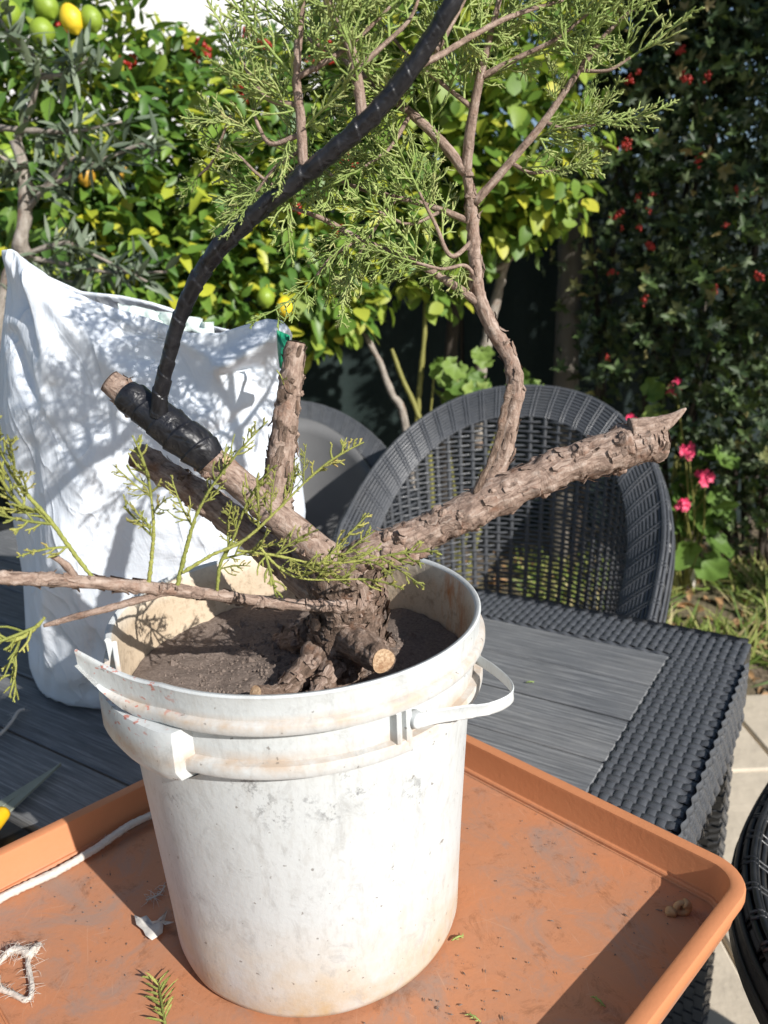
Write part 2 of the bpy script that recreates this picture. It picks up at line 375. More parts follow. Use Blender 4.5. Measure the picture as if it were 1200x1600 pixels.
def make_bag():
    m, nt, b = new_mat('white_sack'); co = coords(nt); n = noisen(nt, co, 9, 5, .6, .6); n2 = noisen(nt, coords(nt, scale=(1, 1, .4)), 38, 5, .65, .8)
    c = mixc(nt, n, (.71, .77, .85), (.81, .85, .91)); c = mixc(nt, ramp(nt, noisen(nt, co, 20, 4), [(.68, 0.), (.8, .3)]), c, (.58, .55, .56))
    nt.links.new(c, b.inputs['Base Color']); b.inputs['Roughness'].default_value = .48; b.inputs['Specular IOR Level'].default_value = .3
    cr = None
    for sc_, rt_ in ((6., .4), (13., 1.3)):
        mp = node(nt, 'ShaderNodeMapping', {'Vector': node(nt, 'ShaderNodeTexCoord').outputs['Object'], 'Rotation': (0, rt_, 0), 'Scale': (1, 1, .45)}).outputs[0]
        r_ = math_(nt, 'POWER', math_(nt, 'SUBTRACT', 1., math_(nt, 'ABSOLUTE', math_(nt, 'MULTIPLY', math_(nt, 'SUBTRACT', noisen(nt, mp, sc_, 3, .5, .8), .5), 3.))), 6.)
        cr = r_ if cr is None else math_(nt, 'ADD', cr, math_(nt, 'MULTIPLY', r_, .5))
    bump(nt, b, math_(nt, 'ADD', math_(nt, 'ADD', n, math_(nt, 'MULTIPLY', n2, .35)), math_(nt, 'MULTIPLY', cr, .7)), .0045)
    return m
M['bag'] = make_bag()
M['liner'] = simple('pale_green_film', (.66, .76, .72), .35, .12, 25, .004)
M['green_print'] = simple('green_film', (.02, .30, .16), .4, .15, 25)
M['lemon_leaf'] = leafmat('lemon_leaf', [(0., (.035, .09, .018)), (.4, (.09, .20, .035)), (.72, (.21, .34, .05)), (.86, (.44, .50, .05)), (1., (.58, .57, .05))])
M['round_leaf'] = leafmat('round_leaf', [(0., (.06, .13, .02)), (.4, (.15, .27, .04)), (.75, (.34, .44, .06)), (1., (.58, .56, .06))], .5)
M['olive_leaf'] = leafmat('olive_leaf', [(0., (.06, .085, .055)), (.5, (.15, .195, .13)), (1., (.30, .35, .26))], .5, .1)
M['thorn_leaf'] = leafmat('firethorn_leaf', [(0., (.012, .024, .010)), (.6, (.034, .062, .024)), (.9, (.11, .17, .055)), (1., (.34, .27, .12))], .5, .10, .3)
M['ger_leaf'] = leafmat('geranium_leaf', [(0., (.06, .13, .025)), (.6, (.15, .26, .05)), (1., (.28, .38, .09))], .55)
M['grass'] = leafmat('grass_blade', [(0., (.10, .18, .03)), (.45, (.28, .36, .07)), (.7, (.46, .42, .16)), (1., (.60, .48, .26))], .6)
M['stem_green'] = simple('yellow_green_stem', (.21, .20, .05), .6, .3, 80, .001)
M['stem_dark'] = simple('dark_stem', (.05, .038, .028), .8, .4, 60, .002)
M['berry'] = simple('red_berry', (.33, .02, .012), .35, .35, 90)
M['petal'] = simple('pink_petal', (.72, .04, .13), .5, .3, 90)
M['lemon'] = simple('lemon_rind', (.78, .56, .03), .4, .1, 300, .001)
M['lime'] = simple('unripe_lemon_rind', (.24, .34, .035), .4, .18, 300, .001)
M['orange_lemon'] = simple('ripe_lemon_rind', (.50, .27, .03), .4, .1, 300, .001)
def make_ground():
    m, nt, b = new_mat('garden_soil'); co = coords(nt); n = noisen(nt, co, 40, 6, .7); n2 = noisen(nt, co, 5, 4)
    c = ramp(nt, n, [(.3, (.08, .058, .04)), (.55, (.22, .165, .11)), (.8, (.40, .31, .22))]); c = mixc(nt, ramp(nt, n2, [(.4, 0.), (.7, .55)]), c, (.12, .12, .045))
    nt.links.new(c, b.inputs['Base Color']); b.inputs['Roughness'].default_value = .95; bump(nt, b, n, .02); return m
M['ground'] = make_ground()
M['slab'] = simple('paving_stone', (.58, .50, .39), .8, .2, 14, .004)
M['stone'] = simple('pale_stone', (.48, .44, .38), .85, .25, 16, .01)
M['litter'] = simple('dry_leaf', (.33, .19, .085), .75, .4, 40, .002)
M['fence'] = simple('dark_green_screen', (.007, .018, .016), .85, .3, 30, .002)
M['render_wall'] = simple('white_render', (.80, .80, .78), .9, .05, 20, .003)
M['roof'] = simple('roof_coping', (.62, .60, .56), .85, .12, 12, .003)
M['post'] = simple('weathered_post', (.12, .105, .085), .85, .35, 25, .004, stretch=(1, 1, .15))
M['rope'] = simple('dirty_white_rope', (.58, .53, .47), .9, .25, 220, .0015)
M['paper'] = simple('torn_paper', (.56, .53, .48), .85, .2, 90, .001)
M['blade'] = simple('grey_green_blade', (.24, .26, .21), .45, .25, 40, 0, .0)
M['yellow'] = simple('yellow_plastic', (.82, .47, .01), .4, .06, 40)
M['glossy'] = simple('glossy_black_plastic', (.008, .008, .009), .12, .2, 20, .0)
M['greycloth'] = simple('blue_grey_cloth', (.11, .13, .165), .85, .25, 60, .002)
M['shell'] = simple('snail_shell', (.36, .22, .11), .65, .35, 160, .0006)

# ================================================================== setting
def build_ground():
    n = 70; V = []; F = []
    xs = np.concatenate([[-200, -60, -20, -8], np.linspace(-5, 5, n-8), [8, 20, 60, 200]]); ys = np.concatenate([[-200, -40, -8], np.linspace(-4, 6, n-8), [8, 14, 30, 80, 200]])
    for y in ys:
        for x in xs:
            z = -.03 if y < 2.15 else -.03 + .17*min(1, (y-2.15)/.75)
            if y >= 2.15 and abs(x) < 6 and y < 7: z += .02*fbm((x, y, 0), 5)
            V.append((x, y, z))
    nx = len(xs); F = [(j*nx+i, j*nx+i+1, (j+1)*nx+i+1, (j+1)*nx+i) for j in range(len(ys)-1) for i in range(nx-1)]
    o = obj('ground', V, F, M['ground']); o['kind'] = 'structure'
    pav = bpy.data.objects.new('paving', None); link(pav); pav['kind'] = 'structure'
    r2 = random.Random(3)
    # slabs: bevelled plates with sunk joints
    def slab_mesh(w, d):
        b = .006; V = [(x*w/2, y*d/2, 0) for x, y in ((-1, -1), (1, -1), (1, 1), (-1, 1))]; V += [(x*w/2, y*d/2, .024) for x, y in ((-1, -1), (1, -1), (1, 1), (-1, 1))]
        V += [(x*(w/2-b), y*(d/2-b), .03) for x, y in ((-1, -1), (1, -1), (1, 1), (-1, 1))]
        F = [(i, (i+1) % 4, 4+(i+1) % 4, 4+i) for i in range(4)]+[(4+i, 4+(i+1) % 4, 8+(i+1) % 4, 8+i) for i in range(4)]+[(8, 9, 10, 11)]
        return mesh('slab', V, F, M['slab'], smooth=False)
    ms = [slab_mesh(.392, .392)]
    for i in range(-4, 9):
        for j in range(-2, 6):
            o = put('slab', ms[0], pav, (i*.4+.05, j*.4+.0, -.028+r2.uniform(-.002, .002)), (r2.uniform(-.004, .004), r2.uniform(-.004, .004), r2.choice((0, math.pi/2, math.pi))))
build_ground()

# ================================================================== table
E1 = Vector((math.cos(R(-33.4)), math.sin(R(-33.4)), 0)); E2 = Vector((math.cos(R(-123.4)), math.sin(R(-123.4)), 0))
KC = (WZ(1182, 1003, -.015)); TL, TW, TH = 1.85, .95, KC.z
BW = .103                              # width of the woven border
def build_table():
    # local frame: x along the far edge to the left (-E1), y towards the viewer (E2)
    t = thing('garden_table', (KC.x, KC.y, 0), 'grey woven plastic garden table with wood-look plank top, under the orange tray', 'table', rz=math.atan2(-E1.y, -E1.x))
    # in this frame E2 is -y or +y:
    sgn = 1 if (Matrix.Rotation(-math.atan2(-E1.y, -E1.x), 3, 'Z') @ E2).y > 0 else -1
    def L(x, y, z): return (x, sgn*y, z)
    b = MB()   # core under the weave: top ring and apron
    def lb(x0, x1, y0, y1, z0, z1): b.box(L((x0+x1)/2, (y0+y1)/2, (z0+z1)/2), (x1-x0, y1-y0, z1-z0))
    d = .006
    lb(d, BW-.002, d, TW-d, TH-.10, TH-d); lb(TL-BW, TL-d, d, TW-d, TH-.10, TH-d)
    lb(BW, TL-BW-.002, d, BW-.002, TH-.10, TH-d-.001); lb(BW, TL-BW-.002, TW-BW, TW-d, TH-.10, TH-d-.001)
    b.build('frame', M['rattan_dark'], t, local=True, smooth=False)
    # planks
    n = 7; y0, y1 = BW+.003, TW-BW-.003; pw = (y1-y0)/n
    for k in range(n):
        p = MB(); w = pw-.0042; l = TL-2*BW-.006; bb = .002
        V = [(x*l/2, y*w/2, z) for z in (-.018, -bb) for x, y in ((-1, -1), (1, -1), (1, 1), (-1, 1))]+[(x*(l/2-bb), y*(w/2-bb), 0) for x, y in ((-1, -1), (1, -1), (1, 1), (-1, 1))]
        F = [(i, (i+1) % 4, 4+(i+1) % 4, 4+i) for i in range(4)]+[(4+i, 4+(i+1) % 4, 8+(i+1) % 4, 8+i) for i in range(4)]+[(8, 9, 10, 11), (3, 2, 1, 0)]
        me = mesh('plank', V, F, M['plank'], smooth=False)
        put('plank', me, t, L(TL/2, y0+pw*(k+.5), TH-.0015+.0006*math.sin(k*2.3)))
    # weave strands that cross the border, roll over the edge and run down the apron
    PI_S, PI_W = .0125, .0130
    def cross_mesh(phase, down=.09):
        V = []; F = []; pts = []
        m = int((BW+down)/PI_W*6)
        for i in range(m+1):
            s = i/m*(BW+down); u = math.tanh(1.6*math.cos(math.pi*s/PI_W+phase*math.pi))*.0015
            q = BW-.002-s
            rr = .010
            if q > rr: a, z, na, nz = q, 0., 0., 1.
            else:
                th = min((rr-q)/rr, math.pi/2); a = rr-rr*math.sin(th); z = -rr+rr*math.cos(th); na = -math.sin(th); nz = math.cos(th)
                if (rr-q)/rr > math.pi/2: z = -rr-((rr-q)-rr*math.pi/2)
            pts.append((a+na*u, z+nz*u, na, nz))
        for (a, z, na, nz) in pts:
            for w, h in ((-.0060, -.0020), (-.0050, .0006), (0, .0011), (.0050, .0006), (.0060, -.0020)): V.append((w, a+na*h, z+nz*h))
        for i in range(m):
            for k in range(4): F.append((i*5+k, i*5+k+1, (i+1)*5+k+1, (i+1)*5+k))
        return V, F
    cm = []
    for ph in (0, 1):
        V, F = cross_mesh(ph); cm.append((V, F))
    farm = [mesh('weave_strand', [L(x, y, z) for x, y, z in V], F, M['rattan']) for V, F in cm]
    sidem = [mesh('weave_strand', [L(y, x, z) for x, y, z in V], F, M['rattan']) for V, F in cm]
    nf = 140; ns = int(TW/PI_S)
    r9 = random.Random(9); jt = lambda a: r9.uniform(-a, a)
    for i in range(nf): put('weave_strand', farm[i % 2], t, L(.012+i*PI_S+jt(.0006), jt(.0005), TH-.002+jt(.0004)), (jt(.003), jt(.05), jt(.012)))
    for i in range(6, ns): put('weave_strand', sidem[i % 2], t, L(jt(.0005), .012+i*PI_S+jt(.0006), TH-.002+jt(.0004)), (jt(.05), jt(.003), jt(.012)))
    # strands along the edges
    def along(n, a, side, ph):
        V = []; F = []; m = n*4; w2 = .0056
        q = a
        rr = .010
        if q >= rr: av, z, na, nz = q, 0., 0., 1.
        else: av, z, na, nz = 0., q-rr, -1., 0.
        for i in range(m+1):
            s = i/4*PI_S; u = -math.cos(math.pi*(s/PI_S)+ph*math.pi)*.0015-.0002
            for w, h in ((-w2, -.0014), (-w2*.6, .0009), (w2*.6, .0009), (w2, -.0014)):
                p = (s, av+na*(u+h)+(w if nz else 0), z+nz*(u+h)+(0 if nz else w))
                V.append(L(p[0], p[1], p[2]) if side == 0 else L(p[1], p[0], p[2]))
        for i in range(m):
            for k in range(3): F.append((i*4+k, i*4+k+1, (i+1)*4+k+1, (i+1)*4+k))
        return mesh('edge_strand', V, F, M['rattan'])
    for k in range(13):
        a = BW-.002-PI_W*k
        if abs(a) < .004: continue
        put('edge_strand', along(nf, a if a > 0 else a+.008, 0, k % 2), t, L(.012, 0, TH-.002))
        put('edge_strand', along(ns-7, a if a > 0 else a+.008, 1, k % 2), t, L(0, .012+6*PI_S, TH-.002))
    # legs, woven round
    def leg_mesh():
        b = MB(); w = .075
        b.box((0, 0, -.32), (w, w, .64))
        for z in np.arange(-.63, -.005, .0142):
            i = int(round(z/.0142))
            for f in range(4):
                rot = Matrix.Rotation(f*math.pi/2, 3, 'Z')
                for k in range(5):
                    h = .0035 if (i+k) % 2 else .001
                    b.box(rot @ Vector(((k-2)*.0155, w/2+h/2, z)), (.0148, h, .0118), rot=rot)
        return mesh('leg', b.V, b.F, M['rattan'], smooth=False)
    lm = leg_mesh()
    for x, y in ((.055, .055), (TL-.055, .055), (.055, TW-.055), (TL-.055, TW-.055)):
        put('leg', lm, t, L(x, y, TH-.10))
    return t
build_table()

# ================================================================== tray
TU = Vector((math.cos(R(-46.5)), math.sin(R(-46.5)), 0)); TWv = Vector((math.cos(R(43.5)), math.sin(R(43.5)), 0))
def build_tray():
    u0, u1, w0, w1 = -.7155, -.1835, .078, .6045
    c = TU*((u0+u1)/2)+TWv*((w0+w1)/2)
    hu, hw = (u1-u0)/2, (w1-w0)/2
    base = Vector((c.x, c.y, ZT-.0125))
    t = thing('plant_tray', base, 'square orange plastic plant tray with raised rim, scratched and dusty', 'tray', rz=R(-46.5))
    def ring(off, z, rc=.036):
        pts = []; a, b = hu-off, hw-off; r = max(rc-off, .010)
        for cx, cy, s in ((a-r, b-r, 0), (-(a-r), b-r, 90), (-(a-r), -(b-r), 180), (a-r, -(b-r), 270)):
            for k in range(9):
                th = R(s+k*90/8); pts.append((cx+r*math.cos(th), cy+r*math.sin(th), z))
        return pts
    T = .036
    prof = [(.012, -.012), (.009, -.004), (.0045, T-.012), (.0005, T-.012), (0, T-.010), (0, T-.003), (.0012, T-.0008), (.004, T), (.0105, T), (.0125, T-.001), (.0135, T-.004), (.0165, .0055), (.0172, .0045), (.0195, .0042), (.0207, .003), (.0212, .0006), (.0225, 0.)]
    V = []; F = []; rings = [ring(o, z) for o, z in prof]; n = len(rings[0])
    # a slightly warped rim
    for j, rg in enumerate(rings):
        for p in rg:
            k = max(0, p[2])/T
            V.append((p[0]+k*.0015*math.sin(9*p[1]+1), p[1]+k*.0015*math.sin(8*p[0]+2), p[2]+.0125+k*.001*math.sin(7*p[0]+5*p[1])))
    for j in range(len(rings)-1):
        for i in range(n): F.append((j*n+i, j*n+(i+1) % n, (j+1)*n+(i+1) % n, (j+1)*n+i))
    nr = len(prof)*n
    # bottom under side
    V2 = V[:]; F.append(tuple(reversed(range(n))))
    o = obj('rim_wall', [(v[0], v[1], v[2]-.0125) for v in V2], F, M['tray'], t, local=True); o.location = (0, 0, .0125); sharp(o, 33)
    # floor as a grid
    g = 40; fv = []; ff = []; a, b = hu-.0222, hw-.0222
    for j in range(g+1):
        for i in range(g+1):
            x = -a+2*a*i/g; y = -b+2*b*j/g
            fv.append((x, y, -.0006+.0005*noise.noise(Vector((x, y, 0))*9)))
    for j in range(g):
        for i in range(g): ff.append((j*(g+1)+i, j*(g+1)+i+1, (j+1)*(g+1)+i+1, (j+1)*(g+1)+i))
    o = obj('floor_panel', fv, ff, M['tray'], t, local=True); o.location = (0, 0, .0125)
    return t
build_tray()

# ================================================================== bucket
def build_bucket():
    t = thing('bucket', BC, 'dirty white plastic bucket with torn rim, full of soil', 'bucket')
    ns = 180
    A0, A1 = -160, -122            # the lip is cut away between these angles
    def lathe(prof, name, mats, midx=None, jitter=.0):
        V = []; F = []; mi = []
        for j, (r, z) in enumerate(prof):
            for k in range(ns):
                a = 2*math.pi*k/ns; q = r+jitter*noise.noise(Vector((math.cos(a)*3, math.sin(a)*3, z*12)))
                V.append(BC+Vector((q*math.cos(a), q*math.sin(a), z)))
        for j in range(len(prof)-1):
            for k in range(ns):
                F.append((j*ns+k, j*ns+(k+1) % ns, (j+1)*ns+(k+1) % ns, (j+1)*ns+k)); mi.append(midx[j] if midx else 0)
        return V, F, mi
    outer = [(.112, .002), (.1215, .002), (.1250, .0045), (.1262, .009), (.1285, .05), (.1318, .11), (.1365, .18), (.1400, .228)]
    V, F, mi = lathe(outer, 'wall', None, jitter=.0008)
    o_ = len(V); V.append(BC+Vector((0, 0, .002))); F += [(o_, (k+1) % ns, k) for k in range(ns)]
    obj('wall', V, F, M['bucket'], t)
    band = [(.1400, .2285), (.1490, .2300), (.1500, .2320), (.1500, .2375), (.1488, .2395), (.1432, .2402), (.1436, .262)]
    V, F, mi = lathe(band, 'collar', None, jitter=.0006); sharp(obj('collar', V, F, M['bucket'], t))
    inner = [(.1395, .2375), (.1375, .235), (.1335, .18), (.130, .10)]
    # lip: section swept from the cut round the back, right and front, then torn off along its tangent
    sec = [(.1436, .2625), (.1512, .2635), (.1522, .2655), (.1522, .2695), (.1508, .2715), (.1476, .2722), (.1482, .2865), (.1490, .2892), (.1478, .2905), (.1455, .2902), (.1440, .2880), (.1425, .2700), (.1412, .2520), (.1398, .2340), (.1340, .18)]
    nmid = [0]*10+[1]*4
    path = []
    a = A0+360
    arc = np.arange(A0+360, A1-.01, -2.0)      # clockwise? goes from 200 deg down to -122 deg
    for ang in arc: path.append((R(ang), 0.))
    V = []; F = []; mi = []; m = len(sec)
    rows = []
    for (ang, e) in path:
        cut = 0.
        rows.append([BC+Vector((r*math.cos(ang), r*math.sin(ang), z)) for r, z in sec])
    th = R(A1); tan = Vector((math.sin(th), -math.cos(th), 0)); nor = Vector((math.cos(th), math.sin(th), 0))
    Lt = .071
    for k in range(1, 24):
        s = k/23*Lt; f = k/23
        row = []
        for i, (r, z) in enumerate(sec):
            zz = z
            if f > .05:                        # the strip tapers to its tip and lifts; its lower edge is torn off upwards
                lo = .2635+(.279-.2635)*max(0, (f-.35)/.65)**1.3
                zz = max(z, lo) if i < 10 else max(z, lo)
                if zz != z: r = r if i < 10 else max(r, .1432)
            th_ = (r-.1455)*(1-.45*f**2)
            row.append(BC+nor*(.1455+th_+.010*f*f)+tan*s+Vector((0, 0, zz+.013*f**1.6-.004*math.sin(f*math.pi))))
        rows.append(row)
    for rw_ in rows: V += rw_
    for j in range(len(rows)-1):
        for i in range(m-1): F.append((j*m+i, (j+1)*m+i, (j+1)*m+i+1, j*m+i+1)); mi.append(nmid[i])
    F.append(tuple(range((len(rows)-1)*m, len(rows)*m))); mi.append(0); F.append(tuple(reversed(range(m)))); mi.append(0)
    sharp(obj('rim', V, F, [M['bucket'], M['bucket_in']], t, midx=mi), 50)
    # what is left of the inner wall below the cut, with a ragged slanting edge
    V = []; F = []; angs = np.linspace(A0-1, A1+3, 30)
    for k, ag in enumerate(angs):
        f = k/29; top = .286-.020*min(1, f/.25)-.003*math.sin(f*9)-.0015*noise.noise(Vector((f*20, 0, 0))); an = R(ag)
        if f > .7: top += .004*(f-.7)
        for r, z in ((.1436, .25), (.1442, top-.001), (.1436, top), (.1410, top), (.1404, top-.001), (.1398, .234), (.1340, .18)): V.append(BC+Vector((r*math.cos(an), r*math.sin(an), z)))
    for k in range(29):
        for i in range(6): F.append((k*7+i, k*7+i+1, (k+1)*7+i+1, (k+1)*7+i))
    obj('cut_edge', V, F, [M['bucket'], M['bucket_in']], t, midx=[0 if i < 4 else 1 for k in range(29) for i in range(6)])
    # moulded box lug, front left
    def block(a0, a1, z0, z1, r0, r1, name, taper=.0, n=14, round_=.004):
        V = []; F = []
        secs = []
        for k in range(n+1):
            f = k/n; a = R(a0+(a1-a0)*f); e = min(f, 1-f)*n
            rr = r0+(r1-r0)*(0 if e < .01 else .9 if e < 1.01 else 1)
            secs.append([(r0, z0, a), (rr-taper, z0, a), (rr, z0+round_+taper, a), (rr, z1-round_, a), (rr-.001, z1, a), (r0, z1, a)])
        for s_ in secs:
            for r, z, a in s_: V.append(BC+Vector((r*math.cos(a), r*math.sin(a), z)))
        q = 6
        for k in range(n):
            for i in range(q): F.append((k*q+i, k*q+(i+1) % q, (k+1)*q+(i+1) % q, (k+1)*q+i))
        F.append(tuple(reversed(range(q)))); F.append(tuple(range(n*q, n*q+q)))
        return sharp(obj(name, V, F, M['bucket'], t))
    block(-158, -113.5, .2235, .2615, .139, .1592, 'handle_lug', .005)
    block(-60, -57, .2395, .2632, .142, .1512, 'lug_rib', n=4, round_=.001)
    block(-57.3, -36, .2300, .2345, .142, .1512, 'lug_rib', n=8, round_=.001)
    block(-57.1, -53.5, .2345, .2630, .142, .1505, 'lug_rib', n=4, round_=.001)
    # handle: a flat bail that swings from the lug round the back
    pts = [( -53, .1515, .2525), (-48, .1555, .2522), (-42, .1660, .2520), (-36.5, .1795, .2520), (-31, .1850, .2525), (-26, .1785, .2525), (-20, .1640, .2515), (-15, .1520, .2505), (-11, .1430, .2500)]
    Q = catmull([(BC.x+r*math.cos(R(a)), BC.y+r*math.sin(R(a)), BC.z+z) for a, r, z in pts], 60)
    V = []; F = []; n = len(Q)
    Tn = np.gradient(Q, axis=0); Tn /= np.linalg.norm(Tn, axis=1)[:, None]
    sec_h = [(-.0042, .0000), (-.0048, .0012), (-.0040, .0022), (-.0018, .0016), (.0018, .0016), (.0040, .0022), (.0048, .0012), (.0042, 0)]
    for i in range(n):
        nrm = np.cross(Tn[i], (0, 0, 1.)); nrm /= np.linalg.norm(nrm)
        if nrm @ (Q[i]-np.array(BC)) < 0: nrm = -nrm
        kk = 1.15 if i < 18 else 1.
        for h, d in sec_h: V.append(Q[i]+nrm*d*(1. if i < 22 else .6)+np.array([0, 0, h*kk]))
    q = len(sec_h)
    for i in range(n-1):
        for k in range(q): F.append((i*q+k, i*q+(k+1) % q, (i+1)*q+(k+1) % q, (i+1)*q+k))
    F.append(tuple(range(q))); F.append(tuple(reversed(range((n-1)*q, n*q))))
    sharp(obj('handle', V, F, M['bucket'], t), 50)
    # a round boss where the handle hooks in
    P = Vector(Q[0]); d = (P-BC); d.z = 0; d.normalize()
    b = MB(); b.tube([P-d*.006, P+d*.0012, P+d*.0026], [.0058, .0058, .0045], 6, 16); b.build('handle_boss', M['bucket'], t)
build_bucket()
SOILZ = .2335
def build_soil():
    V = []; F = []; nr, na = 46, 120
    for j in range(nr+1):
        r = .1388*j/nr
        for k in range(na):
            a = 2*math.pi*k/na; x, y = r*math.cos(a), r*math.sin(a)
            z = SOILZ+.005*fbm((x, y, 3), 22, 3)+.0016*fbm((x, y, 9), 120, 3)+.004*(j/nr)**6
            d = math.hypot(x-.052, y+.005); z += .016*math.exp(-(d/.045)**2)
            V.append(BC+Vector((x, y, z)))
    for j in range(nr):
        for k in range(na): F.append((j*na+k, j*na+(k+1) % na, (j+1)*na+(k+1) % na, (j+1)*na+k))
    b = Vector((BC.x, BC.y, BC.z+SOILZ-.02))
    o = obj('potting_soil', V, F, M['soil'], base=b); tag(o, 'dry brown potting soil filling the white bucket', 'soil', kind='stuff')
    # crumbs
    mb = MB(); r2 = random.Random(5)
    for i in range(2200):
        a = r2.uniform(0, 6.28); r = .135*math.sqrt(r2.random()); s = r2.uniform(.0006, .0024)*(1 if i % 12 else 2.2)
        x, y = r*math.cos(a), r*math.sin(a); z = SOILZ+.005*fbm((x, y, 3), 22, 3)+.016*math.exp(-(math.hypot(x-.052, y+.005)/.045)**2)
        c = BC+Vector((x, y, z)); V = [c+Vector((r2.uniform(.6, 1.3)*s*p[0], r2.uniform(.6, 1.3)*s*p[1], r2.uniform(.5, 1.1)*s*p[2])) for p in ((1, 0, 0), (-1, 0, 0), (0, 1, 0), (0, -1, 0), (0, 0, 1), (0, 0, -1))]
        mb.add(V, [(0, 2, 4), (2, 1, 4), (1, 3, 4), (3, 0, 4), (2, 0, 5), (1, 2, 5), (3, 1, 5), (0, 3, 5)])
    o2 = mb.build('soil_crumbs', M['soil'], o, smooth=False); o2['kind'] = 'stuff'
build_soil()

# ================================================================== the juniper
TB = W(540, 1045, .577); TB.z = ZT+SOILZ
tree = thing('juniper_tree', TB, 'heavily pruned juniper tree with bare cut limbs growing in the white bucket', 'tree')
def px_path(L, k=1.): return [W(x, y, Y) for x, y, Y, r in L], [rw(W(x, y, Y), r)*k for x, y, Y, r in L]
rk = random.Random(21)
def rknots(n, h=.0022, w=.004): return [(rk.random(), rk.uniform(0, 6.28), rk.uniform(.3, 1.)*h, rk.uniform(.6, 1.5)*w) for _ in range(n)]
AXES = []
def limb(name, L, n, ns, amp=.1, freq=45, knots=(), mat='bark', parent=tree, cut0=False, cut1=None, th=1., flk=0, **k):
    P, r = px_path(L, th); V, F, A = tube(P, r, n, ns, amp, freq, knots, **k)
    o = obj(name, V, F, M[mat], parent, attrs={'tub': A})
    if ns > 26: AXES.append(catmull([tuple(p)+(q_,) for p, q_ in zip(P, r)], 80))
    if flk:                                  # curling strips and scales of loose bark
        b = MB(); TA = []; q = random.Random(len(L)*7+n); N_ = (n+1)*ns
        Va = np.array([tuple(v) for v in V[:N_]]).reshape(n+1, ns, 3); Lx = A[:N_].reshape(n+1, ns, 3)[:, 0, 2]; stp = Lx[-1]/n
        for _ in range(flk):
            i0 = q.randrange(1, n-2); kk = q.randrange(ns); ln = max(2, int(q.uniform(.003, .013)/stp)); w = q.uniform(.0012, .0042); lift = q.uniform(.0004, .0022)*(2 if q.random() < .12 else 1)
            i1 = min(n-1, i0+ln); c0 = Va[i0].mean(0); rows = []
            flip = q.random() < .5
            for j in range(5):
                f = j/4; i = int(round(i0+(i1-i0)*f)); p = Va[i, kk]; c = Va[i].mean(0); d = p-c; rr = np.linalg.norm(d); d = d/rr; ax = Va[min(n, i+1)].mean(0)-Va[i-1].mean(0); ax /= np.linalg.norm(ax); sd = np.cross(ax, d)
                ff = f if flip else 1-f; ww = w*(.35+.75*math.sin(math.pi*(.12+.76*f)))*(1+.25*q.uniform(-1, 1)); h = .0003+lift*ff**2
                sk = sd*w*.5*q.uniform(-.4, .4)
                rows += [p+d*(h-ww*ww/(2*rr))-sd*ww+sk, p+d*(h+.0004)+sk, p+d*(h-ww*ww/(2*rr))+sd*ww+sk]
            b.add(rows, [g_ for j in range(4) for g_ in ((3*j, 3*j+1, 3*j+4, 3*j+3), (3*j+1, 3*j+2, 3*j+5, 3*j+4))])
            z_ = q.uniform(0, .5); TA += [(x_*.004, y_*.004, z_+j_*.002) for j_ in range(5) for x_, y_ in ((-1, 0), (0, 1), (1, 0))]
        fo = obj('bark_flakes', b.V, b.F, M['bark_trunk' if q.random() < .5 else 'bark'], o, attrs={'tub': np.array(TA)}); fo['kind'] = 'stuff'
    if cut1:
        d = (P[-1]-P[-2]).normalized(); e = P[-1]; tilt = cut1[1] if len(cut1) > 1 else Vector((0, 0, 0))
        nn = (d+tilt).normalized(); ax = nn.orthogonal().normalized(); ay = nn.cross(ax)
        Vc = [e+nn*.0014]; 
        for q in (1., .55):
            for i in range(24):
                a = 2*math.pi*i/24; rr = r[-1]*q*(.98+.05*math.sin(3*a+1)); Vc.append(e+d*(.0009 if q == 1 else .0013)+ax*rr*math.cos(a)+ay*rr*math.sin(a))
        Fc = [(0, 25+i, 25+(i+1) % 24) for i in range(24)]+[(25+i, 1+i, 1+(i+1) % 24, 25+(i+1) % 24) for i in range(24)]
        obj('cut_face', Vc, Fc, M[cut1[0]], o)
    return o
# trunk with flared, shaggy base
trunk = limb('trunk', [(532, 1075, .577, 84), (537, 1045, .577, 70), (541, 1005, .577, 60), (545, 960, .577, 55), (546, 915, .577, 56), (540, 880, .577, 44)], 70, 60, .20, 70, rknots(26, .004, .007), 'bark_trunk', th=.93, flk=200)
for L in ([(505, 1022, .56, 26), (470, 1058, .545, 19), (435, 1086, .53, 13), (400, 1104, .515, 9)], [(520, 1042, .55, 22), (500, 1078, .525, 15), (480, 1104, .505, 9)],
          [(575, 1010, .585, 30), (620, 1030, .60, 20), (660, 1045, .61, 10)], [(500, 990, .60, 30), (455, 1005, .63, 22), (420, 1020, .65, 12)]):
    limb('root', L, 26, 26, .3, 90, rknots(6, .003, .005), 'bark_trunk', flk=30)
